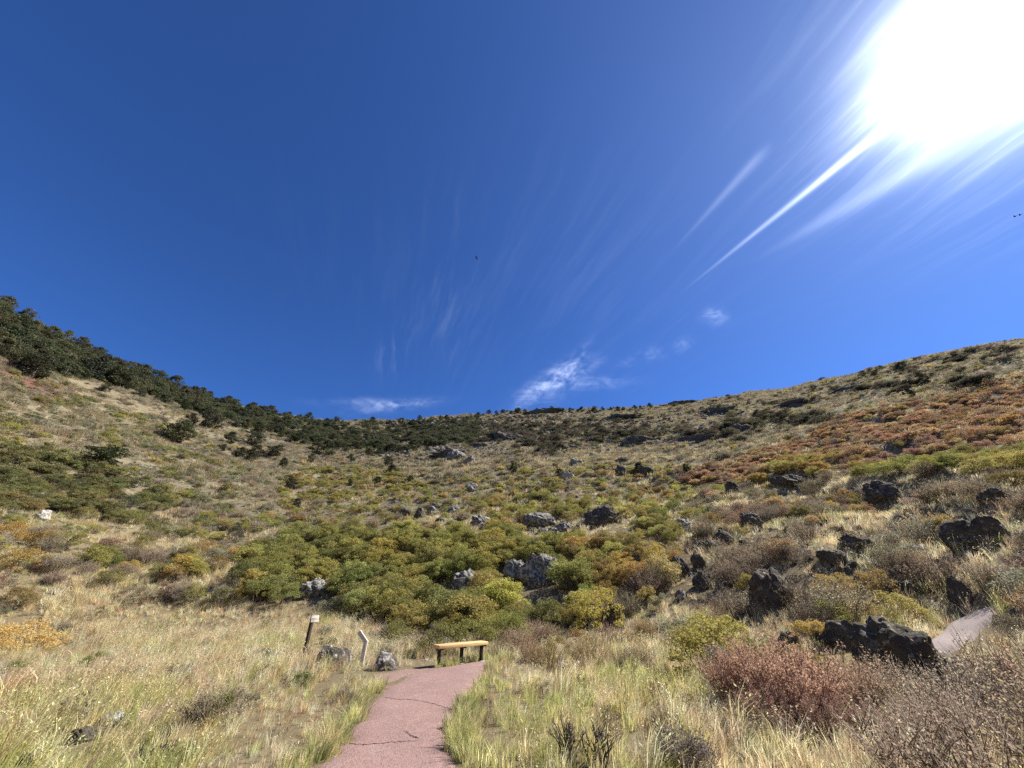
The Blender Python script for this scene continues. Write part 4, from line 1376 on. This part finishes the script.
while _n < 236:
    px = random.uniform(190, 480) if random.random() < 0.5 else random.uniform(-30, 200)
    a, b = np.interp(px, *zip(*_hi)) - 0.5, np.interp(px, *zip(*_lo))
    f = random.random()
    py = a + 1.5 + (b - a) * f
    sz = np.interp(px, [-30, 60, 200, 330, 475], [20, 15, 11, 8.5, 6]) * random.uniform(0.75, 1.2)
    if any(abs(px - u) < sz * 0.5 and abs(py - v) < sz * 0.26 for u, v in placed):
        if random.random() < 0.97:
            continue
    placed.append((px, py))
    for lo, hi, lab, grp in SECT:
        if lo <= px < hi:
            juniper(px, py, sz, lab, grp, random.uniform(1.0, 1.35))
    _n += 1

for k in range(22):
    px = 478 + 8.2 * k + random.uniform(-3, 3)
    ys = np.interp(px, [p[0] for p in _sky], [p[1] for p in _sky])
    juniper(px, ys + random.uniform(2, 4), random.uniform(4, 7), 'tiny dark juniper standing on the skyline of the back wall', 'junipers on the back wall skyline', random.uniform(.8, 1.5), (.06, .066, .036))

# ------------------------------------------------------------------ scattered shrubs
sh = {'P': [], 'kd': [], 'sc': [], 'tint': [], 'reg': []}
KX = np.array(KEEP)
for (r0, r1) in ((4.5, 18), (18, 40), (40, 90), (90, 250)):
    per = {4.5: 2.6, 18: 1.8, 40: 1.5, 90: 1.0}[r0]
    x, y, z, r = scatter(r0, r1, per)
    reg, px, py, fwd = region_of(x, y, z)
    u = rng.random(len(x)) * per
    thin = {4.5: 1.0, 18: 1.0, 40: 0.95, 90: 0.8}[r0]
    for i, R_ in enumerate(REG):
        acc = 0.0
        for kd, dens, lo, hi, pal in R_[3]:
            # clumping: shrubs of one kind gather in patches
            cl = np.clip(1 + 2.6 * fbm(x / 6 + 13 * len(kd) + 7 * i, y / 6, 2), 0.15, 2)
            m = (reg == i) & (u >= acc) & (u < acc + dens * thin * np.where(dens < .3, cl, 1))
            acc += dens * thin
            n = int(m.sum())
            if not n:
                continue
            s = rng.uniform(lo, hi, n) * 1.12
            big = np.interp(r[m], [15, 50, 200], [1.0, 0.95, 1.1])
            sh['P'].append(np.stack([x[m], y[m], z[m] - 0.04], 1))
            sh['kd'] += [kd] * n
            wd = rng.uniform(0.9, 1.35, n)
            sh['sc'].append(np.stack([s * wd * big, s * wd * big, s * np.interp(r[m], [25, 60], [1.0, 0.72])], 1))
            sh['tint'].append(pick_tint(pal, n))
            sh['reg'] += [i] * n
# dark scrub patches on the back slope and the far ridge (pixel ellipses)
DK = [(505, 437, 22, 5, 26), (425, 434, 60, 12, 240), (500, 426, 70, 12, 260), (560, 432, 60, 14, 190), (620, 418, 60, 6, 60), (770, 420, 60, 8, 30), (900, 375, 60, 8, 30), (560, 412, 50, 3, 24), (640, 436, 26, 6, 46), (600, 434, 14, 4, 14), (700, 436, 34, 5, 56), (735, 428, 16, 6, 30), (715, 411, 26, 4, 30), (675, 404, 18, 3, 18),
      (440, 432, 50, 8, 50), (420, 440, 40, 7, 34), (475, 422, 60, 6, 40), (535, 446, 40, 8, 24), (790, 404, 26, 3, 16), (850, 390, 36, 3, 22), (730, 400, 40, 4, 12), (880, 372, 40, 3, 12), (960, 360, 40, 4, 16),
      (820, 425, 30, 4, 12), (620, 425, 80, 10, 30), (900, 388, 30, 3, 14), (980, 384, 30, 4, 8), (600, 409, 60, 2, 26), (520, 411, 40, 2, 26), (800, 418, 30, 3, 14), (990, 352, 40, 4, 10)]
for cx, cy, ax, ay, n in DK:
    for k in range(n):
        px, py = cx + random.gauss(0, ax * 0.5), cy + random.gauss(0, ay * 0.5)
        p = at(px, py)
        if p[1] > 330 or np.hypot(p[0], p[1]) > 245:
            continue
        s = random.uniform(0.5, 1.15)
        sh['P'].append(np.array([[p[0], p[1], p[2] - 0.1]]))
        sh['kd'].append('oak')
        sh['sc'].append(np.array([[s * 1.6, s * 1.6, s * 1.1]]))
        sh['tint'].append(pick_tint(DARK, 1))
        sh['reg'].append(0)
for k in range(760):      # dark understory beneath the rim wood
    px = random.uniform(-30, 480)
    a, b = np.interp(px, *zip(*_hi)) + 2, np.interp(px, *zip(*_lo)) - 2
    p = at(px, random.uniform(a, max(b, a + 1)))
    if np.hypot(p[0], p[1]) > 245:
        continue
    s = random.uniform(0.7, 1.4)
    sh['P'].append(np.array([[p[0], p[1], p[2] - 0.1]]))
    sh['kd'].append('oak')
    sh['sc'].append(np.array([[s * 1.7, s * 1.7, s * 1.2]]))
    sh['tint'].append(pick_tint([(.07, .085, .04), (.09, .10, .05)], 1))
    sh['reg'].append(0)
P = np.concatenate(sh['P'])
SC = np.concatenate(sh['sc'])
TI = np.concatenate(sh['tint'])
KD = np.array(sh['kd'])
RG = np.array(sh['reg'])
ok = ~on_path(P[:, 0], P[:, 1])
for kx, ky, kr in KEEP:
    ok &= np.hypot(P[:, 0] - kx, P[:, 1] - ky) > kr + 0.32 * np.minimum(SC[:, 0], 1.2)
ok &= np.hypot(P[:, 0] + 0.5, P[:, 1] * 0.4 - 1) > 2.3
P, SC, TI, KD, RG = P[ok], SC[ok], TI[ok], KD[ok], RG[ok]
px, py, fwd = project(P[:, 0], P[:, 1], P[:, 2])
dist = np.linalg.norm(P - [0, 0, CAMH], axis=1)
size = SC[:, 0] * SC[:, 2] / dist ** 2
inframe = (px > -10) & (px < 1034) & (py > 280) & (py < 800) & (fwd > 0.5)
as_thing = np.zeros(len(P), bool)
for kd, n in (('oak', 240), ('brush', 230), ('sage', 150)):
    c = np.nonzero((KD == kd) & inframe)[0]
    as_thing[c[np.argsort(-size[c])][:n]] = True
ADJ = {'oak': 'leafy oak shrub', 'brush': 'twiggy mahogany brush', 'sage': 'low rounded sage shrub'}


def hue(c):
    r, g_, b = c
    if r > 1.75 * g_:
        return 'rust red'
    if r > 1.3 * g_:
        return 'golden orange' if b < 0.35 * g_ else 'brown'
    if b > 0.55 * g_:
        return 'grey'
    return 'yellow green' if r > 1.05 * g_ or g_ > 0.2 else 'green'


for i in np.nonzero(as_thing)[0]:
    kd = KD[i]
    h = hue(TI[i])
    name = REG[RG[i]][0]
    lab = '%s %s %s' % (h, ADJ[kd], PHRASE[name])
    grp = '%s %ss %s' % (h, ADJ[kd], PHRASE[name])
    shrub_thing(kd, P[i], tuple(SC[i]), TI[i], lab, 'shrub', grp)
rest = np.nonzero(~as_thing)[0]
idx = np.zeros(len(rest), int)
for q, i in enumerate(rest):
    key = KD[i] + ('_near' if dist[i] < 48 else '_far')
    c = gi[('scrub_kinds', key)]
    idx[q] = c[int(rng.integers(0, len(c)))]
n = len(rest)
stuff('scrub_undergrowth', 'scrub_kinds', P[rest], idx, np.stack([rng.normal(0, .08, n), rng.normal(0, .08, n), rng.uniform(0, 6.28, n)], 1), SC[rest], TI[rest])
print('shrubs', len(P), 'things', int(as_thing.sum()))

# ------------------------------------------------------------------ grass
GP, GI, GR, GS, GT = [], [], [], [], []
bxy = np.array([(bench_L + bench_R)[:2] / 2])


def sow(r0, r1, per, kinds, slo, shi, tone):
    x, y, z, r = scatter(r0, r1, per)
    reg, px, py, fwd = region_of(x, y, z)
    cov = np.array([q[4] for q in REG])[reg]
    keep = rng.random(len(x)) < cov * np.clip(0.95 + (2.6 if r0 < 27 else 0.6) * fbm(x / 1.9 + 5, y / 1.9, 3), 0.4, 1)
    if r0 < 40:
        keep &= ~on_path(x, y)
        for qx, qy, qr in ((331, 676, .30), (340, 678, .25), (322, 676, .25), (384, 678, .3), (361, 674, .3), (303, 668, .35), (300, 676, .3), (312, 676, .3), (360, 682, .3), (335, 684, .3), (350, 680, .3), (80, 750, .28), (95, 744, .25), (108, 735, .25), (62, 756, .2), (572, 778, .25), (602, 774, .22)):
            w = at(qx, qy)
            keep &= np.hypot(x - w[0], y - w[1]) > qr
        for kx, ky, kr in CLEAR:
            keep &= np.hypot(x - kx, y - ky) > kr
    x, y, z, r, reg = x[keep], y[keep], z[keep], r[keep], reg[keep]
    n = len(x)
    names = np.array([k for k, w in kinds])
    pr = np.array([w for k, w in kinds], float)
    kk = rng.choice(len(names), n, p=pr / pr.sum())
    idx = np.zeros(n, int)
    for j, nm in enumerate(names):
        c = np.array(gi[('grass_kinds', nm)])
        m = kk == j
        idx[m] = c[rng.integers(0, len(c), int(m.sum()))]
    s = rng.uniform(slo, shi, n) * np.clip(1 + 1.5 * fbm(x / 2.7 + 31, y / 2.7, 2), .55, 1.3)
    if r0 < 18:            # trodden short beside the path and around the bench
        dp = np.full(n, 9.0)
        for q in PATH_POLY[::2]:
            dp = np.minimum(dp, np.hypot(x - q[0], y - q[1]))
        s = s * (0.7 + 0.3 * sstep(dp, 0.0, 0.5))
        db = np.hypot(x - bxy[0, 0], y - bxy[0, 1])
        s = s * (0.35 + 0.65 * sstep(db, 0.7, 1.7))
    nz = fbm(x / 3.0, y / 3.0, 3)
    nz2 = fbm(x / 1.3 + 9, y / 1.3 + 4, 2)
    t = tone(x, y, r, reg, nz, nz2, n)
    t[names[kk] == 'stalk'] = pick_tint([(.22, .15, .09), (.3, .2, .11), (.17, .12, .09)], int((names[kk] == 'stalk').sum()))
    GP.append(np.stack([x, y, z - 0.01], 1))
    GI.append(idx)
    GR.append(np.stack([rng.normal(0, .09, n), rng.normal(0, .09, n), rng.normal(0, 0.9, n)], 1))
    GS.append(np.stack([s, s, s * rng.uniform(.8, 1.2, n)], 1))
    GT.append(t)


def near_tone(x, y, r, reg, nz, nz2, n):
    t = pick_tint(TAN + STRAW, n, 0.13)
    gm = pick_tint(MEADOW, n, 0.13)
    # greener close to the path and near the camera, bleached farther out
    g_ = 0.55 + 1.8 * nz - 0.55 * sstep(r, 7, 15) + 0.8 * nz2
    m = rng.random(n) < g_
    t[m] = gm[m]
    ru = (nz2 < -0.17) & (rng.random(n) < 0.22)
    t[ru] = pick_tint([(.54, .39, .24), (.48, .34, .21), (.56, .42, .25)], int(ru.sum()))
    return t


def far_tone(x, y, r, reg, nz, nz2, n):
    t = pick_tint(TAN, n, 0.15) * np.interp(r, [40, 110], [0.78, 0.60])[:, None]
    m = rng.random(n) < 0.36 + nz
    t[m] = pick_tint([(.30, .29, .18), (.26, .25, .165), (.34, .31, .21)], int(m.sum()))
    ru = (nz2 < -0.2) & (rng.random(n) < 0.5)
    t[ru] = pick_tint([(.38, .29, .19), (.40, .32, .20)], int(ru.sum()))
    return t


sow(3.0, 11, 62, [('meadow', 6), ('tall', 2), ('short', 5), ('stalk', .14)], .42, .92, near_tone)
sow(11, 19, 44, [('meadow', 5), ('tall', 3), ('short', 3), ('stalk', .14)], .55, 1.0, near_tone)
sow(19, 27, 20, [('meadow', 5), ('tall', 3), ('stalk', .14)], .6, 1.05, near_tone)
sow(27, 42, 24, [('clump', 6), ('tall', 4)], .55, .95, near_tone)
sow(42, 80, 7.0, [('wide', 1), ('clump', 2)], .5, .95, far_tone)
sow(80, 245, 1.9, [('wide', 1)], .5, .95, far_tone)
# scruffy short growth hugging the path edges
_e = np.repeat(PATH_POLY, 5, 0)
_e = _e[_e[:, 1] > 3.0]
_e = _e + rng.normal(0, 0.13, _e.shape)
_e = _e[~on_path(_e[:, 0], _e[:, 1])]
_n = len(_e)
GP.append(np.stack([_e[:, 0], _e[:, 1], H(_e[:, 0], _e[:, 1]) - 0.01], 1))
GI.append(rng.choice(gi[('grass_kinds', 'short')] + gi[('grass_kinds', 'meadow')], _n))
GR.append(np.stack([0 * _e[:, 0], 0 * _e[:, 0], rng.normal(0, 2, _n)], 1))
GS.append(rng.uniform(.4, .95, (_n, 1)) * np.ones((1, 3)))
GT.append(pick_tint(MEADOW + [(.30, .30, .14), (.24, .24, .12)], _n))
# keep the lava rocks at the marker posts from being swallowed
stuff('grass', 'grass_kinds', np.concatenate(GP), np.concatenate(GI), np.concatenate(GR), np.concatenate(GS), np.concatenate(GT))
print('grass', sum(len(q) for q in GP))

# ------------------------------------------------------------------ stones: path edge gravel, talus under the back rim
SPt, SI, SR, SS = [], [], [], []
for q in PATH_POLY:
    for k in range(2):
        SPt.append((q[0] + rng.normal(0, .09), q[1] + rng.normal(0, .09), 0))
        SI.append(rng.choice(gi[('stone_kinds', 'lichen')]))
        SS.append(rng.uniform(.008, .022))
for cx, cy, ax, ay, n in ((500, 438, 26, 4, 90), (640, 441, 26, 4, 80), (700, 439, 36, 4, 90), (716, 414, 28, 3, 60), (455, 453, 40, 5, 120), (560, 418, 60, 4, 90), (430, 438, 50, 6, 120), (470, 440, 90, 22, 900), (560, 436, 90, 20, 700), (640, 432, 60, 14, 200), (440, 425, 60, 10, 300), (700, 425, 80, 15, 160), (840, 560, 160, 60, 120), (560, 505, 160, 25, 60), (200, 460, 150, 50, 40)):
    for k in range(n):
        px, py = cx + random.gauss(0, ax * .5), cy + random.gauss(0, ay * .5)
        p = at(px, py)
        d = np.hypot(p[0], p[1])
        if d > 240 or on_path(p[:1], p[1:2])[0]:
            continue
        SPt.append((p[0], p[1], 0))
        SI.append(rng.choice(gi[('stone_kinds', random.choice(['stone', 'stone', 'lichen']))]))
        SS.append(np.interp(d, [10, 60, 220], [.2, .8, 2.7]) * rng.uniform(.35, 1.3))
SPt = np.array(SPt)
SPt[:, 2] = H(SPt[:, 0], SPt[:, 1])
n = len(SPt)
SS = np.array(SS)
stuff('talus_gravel', 'stone_kinds', SPt, SI, rng.uniform(0, 6.28, (n, 3)) * [.1, .1, 1], np.stack([SS, SS, SS], 1), np.full((n, 3), .2))


# ------------------------------------------------------------------ birds
def bird(px, py, dist, span, rz, bank, label):
    p = np.array([0, 0, CAMH]) + pix_dir(px, py) * dist
    root = empty('bird', p, rz, 1, label, 'bird')
    root.rotation_euler = (0, bank, rz)
    G = Geo()
    G.tube([(0, -.30, 0), (0, -.2, .01), (0, 0, .02), (0, .2, .02), (0, .30, .03), (0, .37, .03)], np.array([.02, .055, .085, .07, .045, .012]) * span / 1.6, 8)
    V = np.array([(-.05, -.25, 0), (.05, -.25, 0), (.12, -.52, 0), (0, -.56, 0), (-.12, -.52, 0)])
    G.add(np.concatenate([V, V + [0, 0, .012]]), None, [(0, 2, 1), (0, 3, 2), (0, 4, 3), (5, 6, 7), (5, 7, 8), (5, 8, 9)])
    body = link('body', G.mesh('body', M_BIRD), root)
    for s in (-1, 1):
        W = Geo()
        o = np.array([(0.03, .14, .03), (.3, .2, .10), (.6, .13, .14), (.8, -.02, .17), (.62, -.12, .14), (.3, -.14, .10), (.03, -.14, .03)]) * [s * span / 1.6, 1, 1]
        W.add(np.concatenate([o, o + [0, 0, .014]]), None, [(0, 1, 6), (1, 5, 6), (1, 2, 5), (2, 4, 5), (2, 3, 4), (7, 13, 8), (8, 13, 12), (8, 12, 9), (9, 12, 11), (9, 11, 10)])
        link('wing', W.mesh('wing', M_BIRD), root)


bird(476.3, 257.8, 130, 1.5, math.radians(60), math.radians(35), 'dark bird soaring alone in the middle of the sky')
bird(1015, 216.5, 210, 1.1, math.radians(20), math.radians(10), 'tiny distant bird, lower one of a pair near the sun')
bird(1020, 215, 215, 1.1, math.radians(30), math.radians(10), 'tiny distant bird, higher one of a pair near the sun')
